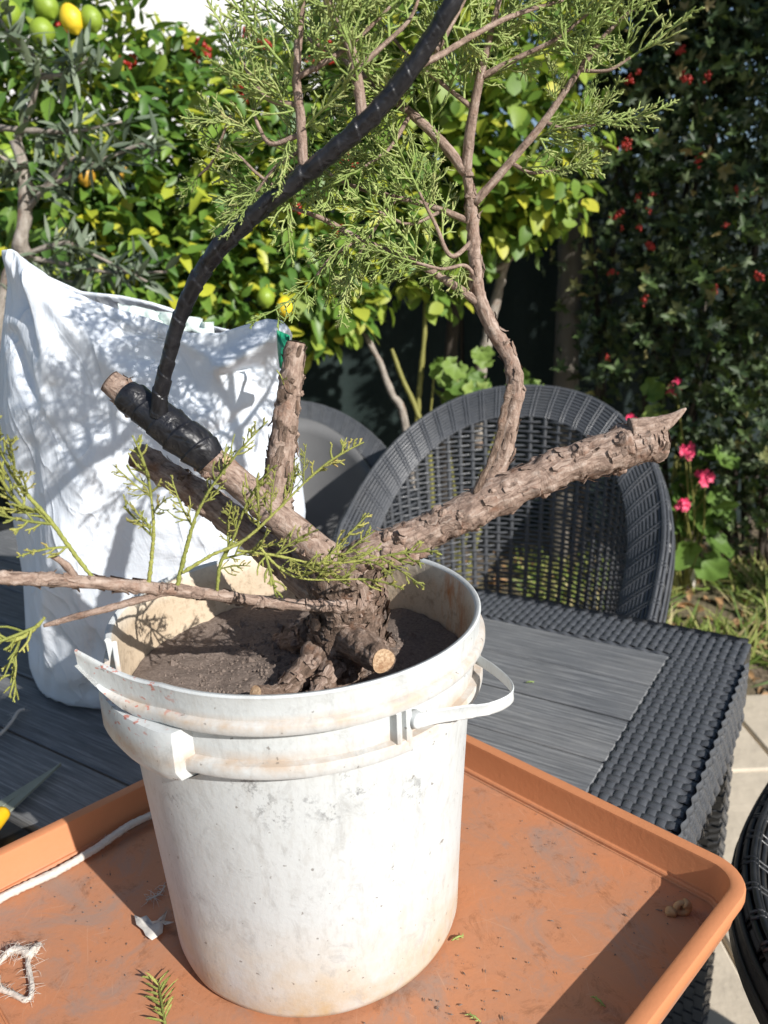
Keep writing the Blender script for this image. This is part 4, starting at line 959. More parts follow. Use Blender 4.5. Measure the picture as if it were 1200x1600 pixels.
# ================================================================== woven tub chairs
def build_chair(loc, yaw, label, crest=1.04, arm=.66, solid=False, mat='rattan', half=.265, depth=.32, band=.06, flare=.06, group='woven tub chairs at the table'):
    """local frame: faces -y, x to its left hand; woven shell wraps round the back and slopes to the arms"""
    t = thing('tub_chair', loc, label, 'chair', group, yaw)
    def plan(u):                        # u -1..1 from arm front round the back to arm front
        a = abs(u); sg = 1 if u >= 0 else -1
        if a < .62:
            th = a/.62*math.pi/2; return Vector((sg*half*math.sin(th)**.9, depth*math.cos(th)**.9, 0))
        f = (a-.62)/.38; return Vector((sg*(half-.03*f*f), -.30*f, 0))
    def H(u):
        a = abs(u); s = .5+.5*math.cos(math.pi*min(1, a/.95)); return arm+(crest-arm)*s**.8
    z0 = .40
    def S(u, z, out=0.):
        p = plan(u); h = (z-z0)/(crest-z0); k = .80+.20*max(0, h)**.8+.0; q = Vector((p.x*(k+.02), p.y*k, z))
        return q
    def top(u): return H(u)
    mr = M[mat]
    # band strands: over the rolled rim
    def bandpt(u, s):                  # s 0 inner low .. 1 outer low
        h = top(u); P = S(u, h); n = Vector((P.x, P.y*1.0+.05*abs(u), 0)); n = n.normalized()
        if abs(u) > .62: n = Vector((math.copysign(1, u), .05, 0)).normalized()
        w = band; fl = flare
        if s < .68: f = s/.68; return S(u, h-w*(1-f))+n*(fl*f**1.25)
        f = (s-.68)/.32; th = f*math.pi*.95; return S(u, h)+n*(fl+.016*(1-math.cos(th))/2*1.6)+Vector((0, 0, .010*math.sin(th)-.045*f*f))
    NU = 96
    us = np.linspace(-1, 1, NU+1)
    V = []; F = []; NS = 14
    for u in us:
        for k in range(NS+1): V.append(bandpt(u, k/NS)-Vector((0, 0, .003)))
    for j in range(NU):
        for k in range(NS): F.append((j*(NS+1)+k, j*(NS+1)+k+1, (j+1)*(NS+1)+k+1, (j+1)*(NS+1)+k))
    obj('rim_core', V, F, M['rattan_dark'], t, local=True)
    def ribbon(name, pts, nrm, w, h):
        V = []; F = []; n = len(pts)
        for i, p in enumerate(pts):
            d = (pts[min(i+1, n-1)]-pts[max(i-1, 0)]).normalized(); nn = nrm[i]; nn = (nn-d*nn.dot(d)).normalized(); sd = d.cross(nn)
            for a, b in ((-w/2, -h*.4), (-w*.32, h*.45), (w*.32, h*.45), (w/2, -h*.4)): V.append(p+sd*a+nn*b)
        for i in range(n-1):
            for k in range(4): F.append((i*4+k, i*4+(k+1) % 4, (i+1)*4+(k+1) % 4, (i+1)*4+k))
        return obj(name, V, F, mr, t, local=True)
    def bnorm(u, s):
        e = 1e-3; a = bandpt(min(1, u+e), s)-bandpt(max(-1, u-e), s); b = bandpt(u, min(1, s+.01))-bandpt(u, max(0, s-.01)); n = b.cross(a).normalized()
        c = Vector((0, .05, 0)); P = bandpt(u, s)
        return n if n.z > -.2 or s > .9 else -n
    nb = 15
    for k in range(nb):
        s = (k+.5)/nb; pts = []; nr = []
        for u in us:
            n = bnorm(u, s)
            if n.dot(Vector((0, 0, 1))) < -.3 and s < .8: n = -n
            pts.append(bandpt(u, s)+n*.0006); nr.append(n)
        ribbon('rim_strand', pts, nr, .0085 if s < .62 else .0075, .004)
    for k in range(44):
        u = -1+2*(k+.5)/44
        for o_ in (-.0045, .0045):
            uu = u+o_; pts = [bandpt(uu, s)+bnorm(uu, s)*.0022 for s in np.linspace(.0, .98, 14)]
            ribbon('rim_rib', pts, [bnorm(uu, s) for s in np.linspace(.0, .98, 14)], .0045, .0035)
    # open lattice: uprights and level strands
    nu = 46
    for k in range(nu):
        u = -.97+1.94*(k+.5)/nu; h = top(u)-band*.96
        if h < z0+.03: continue
        pts = [S(u, z0+(h-z0)*f) for f in np.linspace(0, 1, 10)]
        n = Vector((-plan(u).x, -plan(u).y, 0)).normalized() if abs(u) < .62 else Vector((-math.copysign(1, u), 0, 0))
        ribbon('upright', pts, [n]*10, .011, .005)
    z = z0+.012; i = 0
    while z < crest-band:
        uu = [u for u in us if top(u)-band*.97 > z]
        if len(uu) > 3:
            pts = []; nr = []
            for u in np.linspace(uu[0], uu[-1], 90):
                n = Vector((-plan(u).x, -plan(u).y, 0)).normalized() if abs(u) < .62 else Vector((-math.copysign(1, u), 0, 0))
                k = (u+.97)/1.94*nu; pts.append(S(u, z)+n*(.0042*math.sin(math.pi*k+(i % 2)*math.pi))); nr.append(n)
            ribbon('level_strand', pts, nr, .0062, .004)
        z += .0112; i += 1
    if solid:
        V = []; F = []; nz = 14; u2 = np.linspace(-.96, .96, 60)
        for u in u2:
            for k in range(nz+1):
                zz = z0+(top(u)-.03-z0)*k/nz; P = S(u, zz); V.append(Vector((P.x*.93, P.y*.93-.006, zz)))
        for j in range(59):
            for k in range(nz): F.append((j*(nz+1)+k, j*(nz+1)+k+1, (j+1)*(nz+1)+k+1, (j+1)*(nz+1)+k))
        o = obj('back_lining', V, F, M['cushion'], t, local=True); md = o.modifiers.new('thickness', 'SOLIDIFY'); md.thickness = .008
    # seat, apron and legs
    V = []; F = []; n = 40; rings = []
    for (zz, k) in ((z0-.09, .80), (z0-.005, .82), (z0, .80), (z0+.004, .70)):
        for u in np.linspace(-1, 1, n): p = plan(u); V.append(Vector((p.x*k, p.y*k, zz)))
    for j in range(3):
        for i in range(n): F.append((j*n+i, j*n+(i+1) % n, (j+1)*n+(i+1) % n, (j+1)*n+i))
    F.append(tuple(range(3*n, 4*n)))
    obj('seat', V, F, mr, t, local=True, smooth=False)
    for x, y in ((-.22, -.22), (.22, -.22), (-.19, .2), (.19, .2)):
        b = MB(); b.tube([(x*1.08, y*1.08, 0), (x, y, .2), (x, y, z0-.02)], [.017, .02, .022], 4, 10); b.build('leg', mr, t, local=True)
    return t
build_chair((.215, 1.50, 0), R(-22), 'grey woven tub chair with open lattice back, tucked behind the table behind the cut branch', crest=1.055, arm=.66, half=.285)
build_chair((-.21, 1.83, 0), R(14), 'grey woven tub chair with smooth solid lining, between the white sack and the lattice chair', crest=1.0, arm=.62, solid=True, band=.045, flare=.05, half=.27)
build_chair((.68, .55, 0), R(146.6), 'black woven tub chair at the table end, with a glossy black tub on it', crest=.74, arm=.66, mat='rattan_dark')
# ================================================================== planting behind
rp = random.Random(77)
def blob_points(blobs, n, rnd, shell=.55):
    """points in the outer part of a union of balls, with their outward direction"""
    w = np.array([b[1]**2 for b in blobs]); w = w/w.sum(); out = []
    while len(out) < n:
        c, r = blobs[rnd.choices(range(len(blobs)), w)[0]]
        d = Vector((rnd.gauss(0, 1), rnd.gauss(0, 1), rnd.gauss(0, 1))).normalized()
        if d.y > .55: continue                      # nothing but a few leaves on the far side
        k = 1-shell*rnd.random()**1.4
        k *= .82+.3*noise.noise(Vector(c)*3+d*2.3)+.18
        P = c+d*r*k
        if P.z < .1: continue
        out.append((P, d))
    return out
def inframe(P, m=40):
    d = P-Vector((0, 0, CAMZ)); dp = dep(P)
    if dp < .1: return False
    up = d.y*_s+d.z*_c; x = d.x*math.cos(ROLL)+up*math.sin(ROLL); u = -x*0-d.x*math.sin(ROLL)+up*math.cos(ROLL)
    return -m < 600+FPX*x/dp < 1200+m and -m < 800-FPX*u/dp < 1600+m
def foliage(parent, pts, variants, mat, size, tintf, name='leaf', nobj=300, droop=.5, rnd=rp, face=.6, stuff='leaves'):
    """the nearest leaves in view as single parts, the rest as one mass"""
    meshes = {}
    order = sorted(range(len(pts)), key=lambda i: (not inframe(pts[i][0]), pts[i][0].y + .35*rnd.random()))
    T0 = origin(parent); rest = []
    for q, i in enumerate(order):
        P, d = pts[i]; s = rnd.uniform(*size)
        ld = (d*.6+Vector((rnd.gauss(0, .6), rnd.gauss(0, .6), rnd.gauss(0, .5)-droop*.5))).normalized()
        up = (d*.7+Vector((0, 0, .8))+SD*face+Vector((rnd.gauss(0, .45), rnd.gauss(0, .45), rnd.gauss(0, .45))))
        f = frame(tuple(ld), tuple(up)); t = tintf(rnd, P, d); v = rnd.randrange(len(variants))
        if q < nobj:
            key = (v, round(t*7))
            if key not in meshes:
                Vv, Ff = variants[v]; meshes[key] = mesh(name, np.array(Vv, float), Ff, mat, attrs={'tint': np.full(len(Vv), round(t*7)/7)})
            o = put(name, meshes[key], parent, P-T0, Matrix(f.tolist()).to_euler()); o.scale = (s,)*3
        else: rest.append((v, f, np.array(P-T0), s, t))
    AV = []; AF = []; AT = []; off = 0
    for v in range(len(variants)):
        rr = [r_ for r_ in rest if r_[0] == v]
        if not rr: continue
        V, F, T = scatter(variants[v], np.array([r_[1] for r_ in rr]), [r_[2] for r_ in rr], [r_[3] for r_ in rr], [r_[4] for r_ in rr])
        AV.append(V); AF += [[i+off for i in f] for f in F]; AT.append(T); off += len(V)
    if AV:
        me = mesh(stuff, np.concatenate(AV), AF, mat, attrs={'tint': np.concatenate(AT)}); o = put(stuff, me, parent); o['kind'] = 'stuff'
def stem(name, pts, rad, parent, mat, n=24, ns=8, amp=.15, freq=25):
    V, F, A = tube(pts, rad, n, ns, amp, freq); return obj(name, V, F, M[mat], parent, attrs={'tub': A})
# ---- lemon tree
LT = Vector((-.85, 2.75, .12))
lt = thing('lemon_tree', LT, 'leafy lemon tree bearing green and yellow lemons behind the white sack', 'tree')
stem('trunk', [LT+Vector((0, 0, -.06)), LT+Vector((.03, .0, .35)), LT+Vector((-.02, -.02, .75)), LT+Vector((.02, -.05, 1.3))], [.06, .05, .045, .03], lt, 'bark_old')
for e in (W(60, 150, 2.45), W(330, 240, 2.45), W(470, 420, 2.5), W(180, 380, 2.45), W(250, 80, 2.6), W(420, 160, 2.6)):
    s0 = LT+Vector((0, 0, rp.uniform(.45, .8))); stem('limb', [s0, (s0+e)/2+Vector((0, .05, -.06)), e], [.03, .018, .006], lt, 'bark_old')
lem_blobs = [(W(40, 120, 2.45), .36), (W(-60, 260, 2.4), .35), (W(170, 210, 2.5), .36), (W(110, 340, 2.4), .33), (W(300, 250, 2.5), .33), (W(300, 380, 2.4), .28), (W(420, 300, 2.55), .30), (W(450, 430, 2.45), .22), (W(200, 450, 2.35), .25), (W(520, 470, 2.45), .13), (W(330, 190, 2.6), .20), (W(460, 200, 2.7), .26), (W(40, 20, 2.5), .20), (W(560, 330, 2.6), .25), (W(330, 470, 2.4), .2)]
def lem_t(r, P, d):
    if r.random() < .22: return r.uniform(.78, 1.)
    return min(.78, max(0, r.gauss(.46, .2)))
lem_leaf = [leaf(.46, 1., .16, .2), leaf(.42, 1., .1, -.12), leaf(.5, 1., .25, .3), leaf(.44, 1., .18, .1, wob=.2)]
foliage(lt, blob_points(lem_blobs, 7600, rp), lem_leaf, M['lemon_leaf'], (.042, .090), lem_t)
def fruit(P, L, r, d, mat):
    d = Vector(d).normalized(); n = 12; prof = []; L *= .86; r *= .84
    for i in range(n+1):
        t = i/n; rr = math.sin(math.pi*t)**.62*r
        if t > .88: rr = max(rr*.75, r*.16*(1-t)/.12)
        prof.append((t, rr))
    V, F, A = tube([P+d*L*(t-.5) for t, _ in prof], [max(q, .0005) for _, q in prof], 26, 18, .03, 30)
    return obj('lemon', V, F, M[mat], lt)
for px, py, Y, L, r, d, m in ((112, 30, 2.05, .085, .031, (.3, -.1, -1), 'lemon'), (143, 30, 2.06, .075, .030, (.3, -.1, -1), 'lime'), (66, 50, 2.05, .078, .034, (0, -.3, -1), 'lime'), (72, 10, 2.08, .085, .034, (.5, -.3, -.8), 'lime'),
                              (15, 22, 2.06, .08, .032, (0, -.3, -1), 'lime'), (12, 247, 2.0, .08, .033, (.2, -.2, -1), 'lime'), (134, 275, 2.2, .07, .029, (0, -.3, -1), 'orange_lemon'), (188, 270, 2.24, .07, .028, (.1, -.3, -1), 'orange_lemon'), (175, 290, 2.16, .07, .028, (.1, -.3, -1), 'lime'),
                              (415, 465, 2.15, .07, .028, (.1, -.3, -1), 'lime'), (445, 480, 2.17, .07, .028, (.1, -.3, -1), 'lemon')):
    fruit(W(px, py, Y), L, r, d, m)
# ---- olive reaching in from the left
OT = Vector((-1.35, 1.75, -.02))
ot = thing('olive_tree', OT, 'slender grey-leaved olive tree reaching in beside the white sack', 'tree')
stem('trunk', [OT, OT+Vector((.1, .0, .5)), W(10, 470, 1.75), W(32, 380, 1.74), W(40, 300, 1.74), W(25, 220, 1.74)], [.035, .03, .022, .016, .014, .012], ot, 'pale_bark', 40, 12, .3, 30)
ol_tips = []
for L in ([(35, 300, 1.74), (80, 290, 1.72), (130, 265, 1.70), (215, 228, 1.68), (245, 232, 1.67)], [(25, 230, 1.74), (60, 110, 1.72), (20, 60, 1.7), (0, 30, 1.7)], [(60, 120, 1.72), (110, 115, 1.70), (140, 90, 1.68)], [(0, 200, 1.74), (60, 205, 1.72), (120, 205, 1.7), (190, 190, 1.68)], [(40, 330, 1.74), (110, 250, 1.7), (150, 262, 1.69), (170, 260, 1.68)],
          [(20, 400, 1.76), (90, 410, 1.74), (170, 425, 1.72), (260, 425, 1.70)], [(30, 400, 1.76), (100, 380, 1.73), (140, 395, 1.71), (230, 440, 1.69)], [(0, 480, 1.75), (60, 445, 1.75), (130, 440, 1.74)], [(40, 300, 1.74), (20, 260, 1.72), (-20, 230, 1.7)]):
    pts = [W(*q) for q in L]; stem('olive_twig', pts, list(np.linspace(.007, .0025, len(pts))), ot, 'pale_bark', 20, 7, .3, 60); Q = catmull([tuple(p) for p in pts], 40)
    for k in range(6, 41):
        for _ in range(2):
            if rp.random() < .8: ol_tips.append((Vector(Q[k])+Vector((rp.gauss(0, .01), rp.gauss(0, .015), rp.gauss(0, .012))), (Vector(Q[min(k+1, 40)]-Q[k-1])*30+Vector((rp.gauss(0, .8), rp.gauss(0, .6), rp.gauss(.2, .8)))).normalized()))
ol_leaf = [leaf(.2, .8, .1, .1), leaf(.22, .8, .1, -.1), leaf(.24, .8, .2, .05)]
foliage(ot, ol_tips, ol_leaf, M['olive_leaf'], (.04, .068), lambda r, P, d: min(1, max(0, r.gauss(.5, .28))), droop=-.1, nobj=300)
# ---- shrub with round lime leaves
RT = Vector((.25, 2.9, .13))
rt = thing('round_leaf_shrub', RT, 'tall shrub with round lime-green leaves behind the lattice chair', 'shrub')
for L in ([(790, 405, 2.72), (772, 480, 2.74), (752, 580, 2.76), (745, 700, 2.8)], [(760, 430, 2.72), (800, 400, 2.7), (822, 350, 2.68)]):
    stem('stem', [W(*q) for q in L], list(np.linspace(.016, .024, len(L))) if len(L) == 4 else [.014, .01, .006], rt, 'pale_bark', 30, 9, .4, 30)
stem('trunk', [RT, RT+Vector((0, 0, .6)), RT+Vector((.05, -.05, 1.3))], [.035, .03, .02], rt, 'stem_dark')
rb = [(W(620, 180, 2.65), .30), (W(720, 130, 2.65), .28), (W(800, 220, 2.6), .28), (W(850, 290, 2.55), .16), (W(690, 300, 2.6), .26), (W(820, 350, 2.6), .10), (W(600, 420, 2.6), .13), (W(690, 440, 2.6), .11), (W(520, 440, 2.45), .14), (W(480, 490, 2.4), .12), (W(545, 490, 2.4), .09), (W(640, 30, 2.7), .3), (W(830, 60, 2.75), .25), (W(760, 340, 2.62), .15)]
def rnd_t(r, P, d):
    return r.uniform(.8, 1.) if r.random() < .2 else min(.85, max(0, r.gauss(.5, .2)))
rl = [leaf(.8, .3, .1, .15), leaf(.85, .2, .05, -.1), leaf(.75, .3, .18, .25)]
foliage(rt, blob_points(rb, 3400, rp), rl, M['round_leaf'], (.035, .07), rnd_t, droop=.7)
# ---- firethorn hedge in shade on the right
HT = Vector((1.15, 3.05, .13))
ht = thing('firethorn_hedge', HT, 'tall dark firethorn hedge with small leaves and red berry clusters', 'hedge')
hb = [(W(930, 40, 3.0), .30), (W(1010, 60, 2.95), .34), (W(1130, 30, 2.95), .30), (W(1230, 100, 2.8), .38), (W(1180, 210, 2.75), .30), (W(1060, 210, 2.85), .34), (W(960, 230, 2.95), .28), (W(1130, 350, 2.75), .36), (W(1000, 380, 2.95), .34), (W(1230, 420, 2.65), .38), (W(1100, 500, 2.8), .34), (W(980, 520, 3.0), .28), (W(1190, 600, 2.75), .34), (W(1090, 660, 2.9), .28), (W(1240, 760, 2.75), .30), (W(1150, 760, 2.95), .26), (W(900, -40, 3.0), .3), (W(1080, -50, 3.0), .34), (W(1200, -60, 2.95), .3), (W(1060, 100, 3.1), .34), (W(1160, 110, 3.1), .34), (W(970, 120, 3.15), .34), (W(1000, -20, 3.1), .34)]
def rosette():
    V = []; F = []
    for k in range(6):
        a = k*1.05+.3*(k % 2); f = frame((math.cos(a), .5, math.sin(a)), (0, 1, .2)); lv, lf = leaf(.42, .3, .15, .1, rows=3); o = len(V)
        V += [tuple(f @ np.array(p)*(1-.08*k)) for p in lv]; F += [tuple(i+o for i in g_) for g_ in lf]
    return V, F
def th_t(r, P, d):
    q = r.random(); return r.uniform(.92, 1.) if q < .07 else r.uniform(.75, .92) if q < .26 else r.uniform(0, .7)  # random leaf tones; extra bright ones imitate sunlit glints in the hedge
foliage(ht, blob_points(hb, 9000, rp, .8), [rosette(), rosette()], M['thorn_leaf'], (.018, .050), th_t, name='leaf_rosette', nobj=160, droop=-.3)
for k in range(16):
    e, r_ = rp.choice(hb); e = e+Vector((rp.uniform(-.2, .2), -.05, rp.uniform(-.1, .2))); s0 = HT+Vector((rp.uniform(-.5, .5), rp.uniform(-.1, .15), -.05))
    stem('stem', [s0, (s0+e)/2+Vector((rp.uniform(-.1, .1), 0, .1)), e], [.016, .011, .004], ht, 'stem_dark', 14, 6)
def berry_mesh(seed):
    r = random.Random(seed); b = MB()
    for k in range(16):
        c = Vector((r.gauss(0, .0085), r.gauss(0, .007), r.gauss(0, .007))); R0 = r.uniform(.0048, .0066); V = []; F = []
        for i in range(1, 4):
            for j in range(7): th = math.pi*i/4; a = 2*math.pi*j/7; V.append(c+Vector((math.sin(th)*math.cos(a), math.sin(th)*math.sin(a), math.cos(th)))*R0)
        V += [c+Vector((0, 0, R0)), c-Vector((0, 0, R0))]
        for i in range(2):
            for j in range(7): F.append((i*7+j, i*7+(j+1) % 7, (i+1)*7+(j+1) % 7, (i+1)*7+j))
        F += [(21, (j+1) % 7, j) for j in range(7)]+[(22, 14+j, 14+(j+1) % 7) for j in range(7)]
        b.add(V, F)
    return mesh('berry_cluster', b.V, b.F, M['berry'])
BM = [berry_mesh(i) for i in range(4)]
def berries(parent, places, s=(.9, 1.5)):
    for P in places:
        o = put('berry_cluster', rp.choice(BM), parent, P-origin(parent), (rp.uniform(0, 6), rp.uniform(0, 6), 0)); o.scale = (rp.uniform(*s),)*3
def on_hedge(px, py, blobs):
    """the nearest hedge surface seen there"""
    d = ray(px, py); o = Vector((0, 0, CAMZ)); best = None
    for c, r in blobs:
        oc = o-c; A_ = d.dot(d); B_ = 2*oc.dot(d); C_ = oc.dot(oc)-(r*.93)**2; D_ = B_*B_-4*A_*C_
        if D_ > 0:
            t = (-B_-math.sqrt(D_))/(2*A_); best = t if best is None or t < best else best
    return o+d*best if best else None
bp = [(985, 225), (1000, 257), (1075, 75), (1060, 118), (1125, 147), (1048, 8), (1180, 120), (1010, 295), (1000, 330), (1050, 320), (965, 340), (980, 355), (1020, 390), (960, 420), (1075, 345), (1195, 185), (1090, 255), (1130, 400), (1010, 480), (980, 450), (1170, 300), (1140, 335), (1105, 105), (940, 330), (985, 120), (1150, 560), (1040, 560), (1185, 440), (1110, 450), (960, 560)]
bp2 = []
for x, y in bp:
    bp2 += [(x+rp.gauss(0, 9), y+rp.gauss(0, 9)) for _ in range(rp.choice((0, 0, 1, 1, 2, 3)))]
berries(ht, [q for q in (on_hedge(x, y, hb) for x, y in bp2) if q], (.35, .8))
# ---- a second firethorn behind the lemon tree
H2 = Vector((-.35, 3.05, .13))
h2 = thing('firethorn_bush', H2, 'firethorn bush with bright red berries showing above the lemon tree', 'bush')
h2b = [(W(400, 130, 2.85), .20), (W(480, 120, 2.9), .25), (W(560, 110, 2.9), .28), (W(500, 230, 2.9), .22), (W(330, 130, 2.85), .10), (W(640, 110, 2.9), .25)]
stem('stem', [H2, H2+Vector((0, 0, .7)), W(480, 150, 2.95)], [.03, .022, .008], h2, 'stem_dark')
foliage(h2, blob_points(h2b, 1500, rp, .7), [rosette()], M['lemon_leaf'], (.022, .036), lambda r, P, d: r.uniform(.1, .6), name='leaf_rosette', nobj=60, droop=-.3)
berries(h2, [W(x, y, Y) for x, y, Y in ((318, 78, 2.45), (310, 70, 2.45), (378, 140, 2.4), (381, 157, 2.4), (205, 95, 2.35), (200, 100, 2.35), (508, 85, 2.5), (515, 82, 2.5), (490, 102, 2.5), (385, 50, 2.5), (460, 325, 2.3), (528, 358, 2.3), (545, 255, 2.3), (415, 70, 2.5), (300, 85, 2.47), (90, 43, 2.25))], (.9, 1.4))
# ---- geraniums
def ger_leaf(seed):
    r = random.Random(seed); n = 22; V = [(0, 0, -.06)]; F = []
    for ring in (.55, 1.):
        for k in range(n):
            a = -math.pi/2+.2+k/(n-1)*(2*math.pi-.4); q = ring*.5*(1+.10*math.cos(7*(a+1.57))*ring+r.uniform(-.03, .03)); V.append((q*math.cos(a), .42+q*math.sin(a), .05*ring*math.cos(5*a)+.10*ring*ring))
    for k in range(n-1): F += [(0, 1+k, 2+k), (1+k, 1+n+k, 2+n+k, 2+k)]
    return V, F
GL = [ger_leaf(i) for i in range(3)]
def geranium(base, label, leaves, flowers, Y):
    t = thing('geranium', base, label, 'flower')
    pts = []
    for px, py, s in leaves:
        P = W(px, py, Y+rp.uniform(-.05, .08)); pts.append((P, s)); 
    mm = {}
    for P, s in pts:
        f = frame((rp.gauss(0, .4), -.3+rp.gauss(0, .3), rp.gauss(-.2, .5)), (rp.gauss(.3, .3), -1.0, .9+rp.gauss(0, .3))); v = rp.randrange(3); tn = round(rp.uniform(.3, .95)*5)/5
        if (v, tn) not in mm: mm[(v, tn)] = mesh('leaf', np.array(GL[v][0]), GL[v][1], M['ger_leaf'], attrs={'tint': np.full(len(GL[v][0]), tn)})
        o = put('leaf', mm[(v, tn)], t, P-base, Matrix(f.tolist()).to_euler()); o.scale = (s*dep(P)/FPX,)*3
    for k in range(7):
        e = rp.choice(pts)[0]; stem('stem', [base+Vector((rp.uniform(-.05, .05), 0, -.03)), (base+e)/2+Vector((rp.uniform(-.06, .06), .02, 0)), e+Vector((0, .02, -.01))], [.007, .006, .003], t, 'stem_green', 12, 6)
    for px, py, s in flowers:
        P = W(px, py, Y-.05); b = MB()
        stemV = [base, (base+P)/2+Vector((.03, 0, 0)), P]; stem('flower_stalk', stemV, [.004, .003, .0025], t, 'stem_green', 12, 5)
        for k in range(15):
            c = P+Vector((rp.gauss(0, 1), rp.gauss(0, .8), rp.gauss(0, .9)))*s*.24*dep(P)/FPX
            for j in range(5):
                a = j*1.256+rp.random(); d = Vector((math.cos(a), -.5, math.sin(a))); f = frame(tuple(d), (0, -1, .3)); lv, lf = leaf(.75, .1, .1, .15, rows=3)
                b.add([c+Vector((f @ np.array(p)*.017).tolist()) for p in lv], lf)
        b.build('flower_head', M['petal'], t)
gb = W(1075, 905, 2.75); gb.z = .14
geranium(Vector((gb.x, 2.78, .12)), 'pink-flowered geranium growing beside the lattice chair', [(1100, 730, 55), (1070, 740, 48), (1060, 755, 50), (1110, 765, 52), (1080, 790, 62), (1060, 800, 50), (1105, 830, 62), (1080, 845, 58), (1060, 830, 50), (1120, 700, 48), (1095, 705, 45), (1048, 770, 40), (1130, 790, 45), (1085, 760, 50), (1095, 870, 55), (1040, 640, 40), (1010, 620, 40), (1060, 690, 40), (1030, 700, 36), (1115, 800, 50)], [(1056, 604, 26), (1076, 707, 24), (1102, 746, 24), (1068, 788, 16), (983, 660, 14)], 2.75)
geranium(Vector((.22, 2.62, .12)), 'green geranium without flowers between the shrub stems behind the chair', [(690, 575, 45), (680, 560, 36), (715, 565, 42), (740, 600, 55), (725, 615, 45), (760, 590, 36), (700, 600, 36), (790, 580, 40), (805, 600, 40), (830, 590, 36), (815, 575, 34), (845, 600, 30), (770, 560, 34), (750, 545, 36), (715, 640, 40), (690, 620, 34)], [], 2.6)
# ---- thin upright stems and a pale stake
for L, m, nm, lab in (([(665, 470, 2.6), (662, 540, 2.6), (656, 600, 2.6), (650, 720, 2.6)], 'stem_green', 'sapling', 'upright yellow-green bare sapling behind the gap between the chairs'), ([(612, 545, 2.55), (628, 590, 2.55), (650, 640, 2.55), (672, 720, 2.55)], 'stem_green', 'sapling', 'leaning yellow-green bare sapling behind the gap between the chairs')):
    pts = [W(*q) for q in L]; pts.append(Vector((pts[-1].x, pts[-1].y, .08)))
    V, F, A = tube(pts, [.006, .008, .009, .009, .010], 30, 8, .3, 40); tag(obj(nm, V, F, M[m], base=pts[-1], attrs={'tub': A}), lab, 'sapling')
pts = [W(555, 490, 2.5), W(590, 560, 2.5), W(612, 615, 2.5), W(636, 680, 2.5)]; pts.append(Vector((pts[-1].x+.06, 2.5, .06)))
V, F, A = tube(pts, [.008, .010, .012, .014, .016], 40, 10, .35, 25); tag(obj('dead_branch', V, F, M['pale_bark'], base=pts[-1], attrs={'tub': A}), 'pale peeling dead branch leaning behind the solid-lined chair', 'branch')
pp = W(884, 470, 3.05); V, F, A = tube([Vector((pp.x, 3.05, .05)), Vector((pp.x+.005, 3.05, .7)), Vector((pp.x+.012, 3.05, 1.3)), Vector((pp.x+.02, 3.05, 1.75))], [.052, .048, .046, .044], 40, 16, .12, 12)
tag(obj('wooden_post', V, F, M['post'], base=(pp.x, 3.05, .05), attrs={'tub': A}), 'thick weathered wooden post in front of the dark fence', 'post')
# ---- fence, house, stone, grass, litter
fr = thing('screen_fence', (0, 3.6, .1), 'dark green screen fence closing the garden behind the plants', 'fence')
for k in range(8):
    x = -4+k*1.1; V = []; F = []; n = 24
    for i in range(n+1):
        for j in range(13): V.append(Vector((x+1.08*i/n, 3.6+.012*math.sin(i*1.1)+.02*noise.noise(Vector((x+i*.05, j*.3, 1))), .06+1.75*j/12)))
    F = [(i*13+j, i*13+j+1, (i+1)*13+j+1, (i+1)*13+j) for i in range(n) for j in range(12)]
    o = obj('screen_panel', V, F, M['fence'], fr); md = o.modifiers.new('t', 'SOLIDIFY'); md.thickness = .004
    b = MB(); b.tube([(x-.01, 3.64, .02), (x-.01, 3.64, 1.9)], [.025, .025], 2, 10); b.build('fence_post', M['stem_dark'], fr)
hs = thing('white_house', (-2.4, 8.0, .1), 'white rendered house wall rising behind the lemon tree', 'house')
b = MB(); b.box((-2.4, 9.5, 2.1), (5.0, 3.0, 4.2)); b.build('wall', M['render_wall'], hs, smooth=False)
b = MB(); b.box((-2.4, 9.5, 4.27), (5.2, 3.2, .14)); b.build('parapet', M['roof'], hs, smooth=False)
for x in (-3.6, -1.6):
    b = MB(); b.box((x, 7.985, 1.7), (.9, .05, 1.1)); w_ = b.build('window', M['post'], hs, smooth=False); b = MB(); b.box((x, 7.955, 1.7), (.8, .02, 1.0)); b.build('pane', M['glossy'], w_, smooth=False)
sp = W(1062, 905, 2.85); V = []; F = []
for j in range(13):
    for i in range(20):
        th = math.pi*j/12; a = 2*math.pi*i/20; d = Vector((math.sin(th)*math.cos(a), math.sin(th)*math.sin(a), math.cos(th))); q = 1+.25*fbm(tuple(d*1.3), 1.4); V.append(sp+Vector((d.x*.062*q, d.y*.06*q, d.z*.14*q)))
F = [(j*20+i, j*20+(i+1) % 20, (j+1)*20+(i+1) % 20, (j+1)*20+i) for j in range(12) for i in range(20)]
tag(obj('stone', V, F, M['stone'], base=sp-Vector((0, 0, .14))), 'pale upright stone under the pink geranium', 'stone')
def ground_z(y): return -.03 if y < 2.15 else -.03+.17*min(1, (y-2.15)/.75)
gl = []
for k in range(4200):
    x = rp.uniform(.55, 2.2); y = rp.uniform(2.22, 3.05)
    if noise.noise(Vector((x*3, y*3, 0))) < -.15: continue
    gl.append((np.array((x, y, ground_z(y)-.005)), frame((rp.gauss(0, .5), rp.gauss(-.1, .5), rp.uniform(.25, 1.)), (rp.gauss(0, 1), -1, .5)), rp.uniform(.05, .15), min(1, max(0, rp.gauss(.45, .25)))))
V, F, T = scatter(leaf(.07, .8, .1, .5), np.array([g_[1] for g_ in gl]), [g_[0] for g_ in gl], [g_[2] for g_ in gl], [g_[3] for g_ in gl])
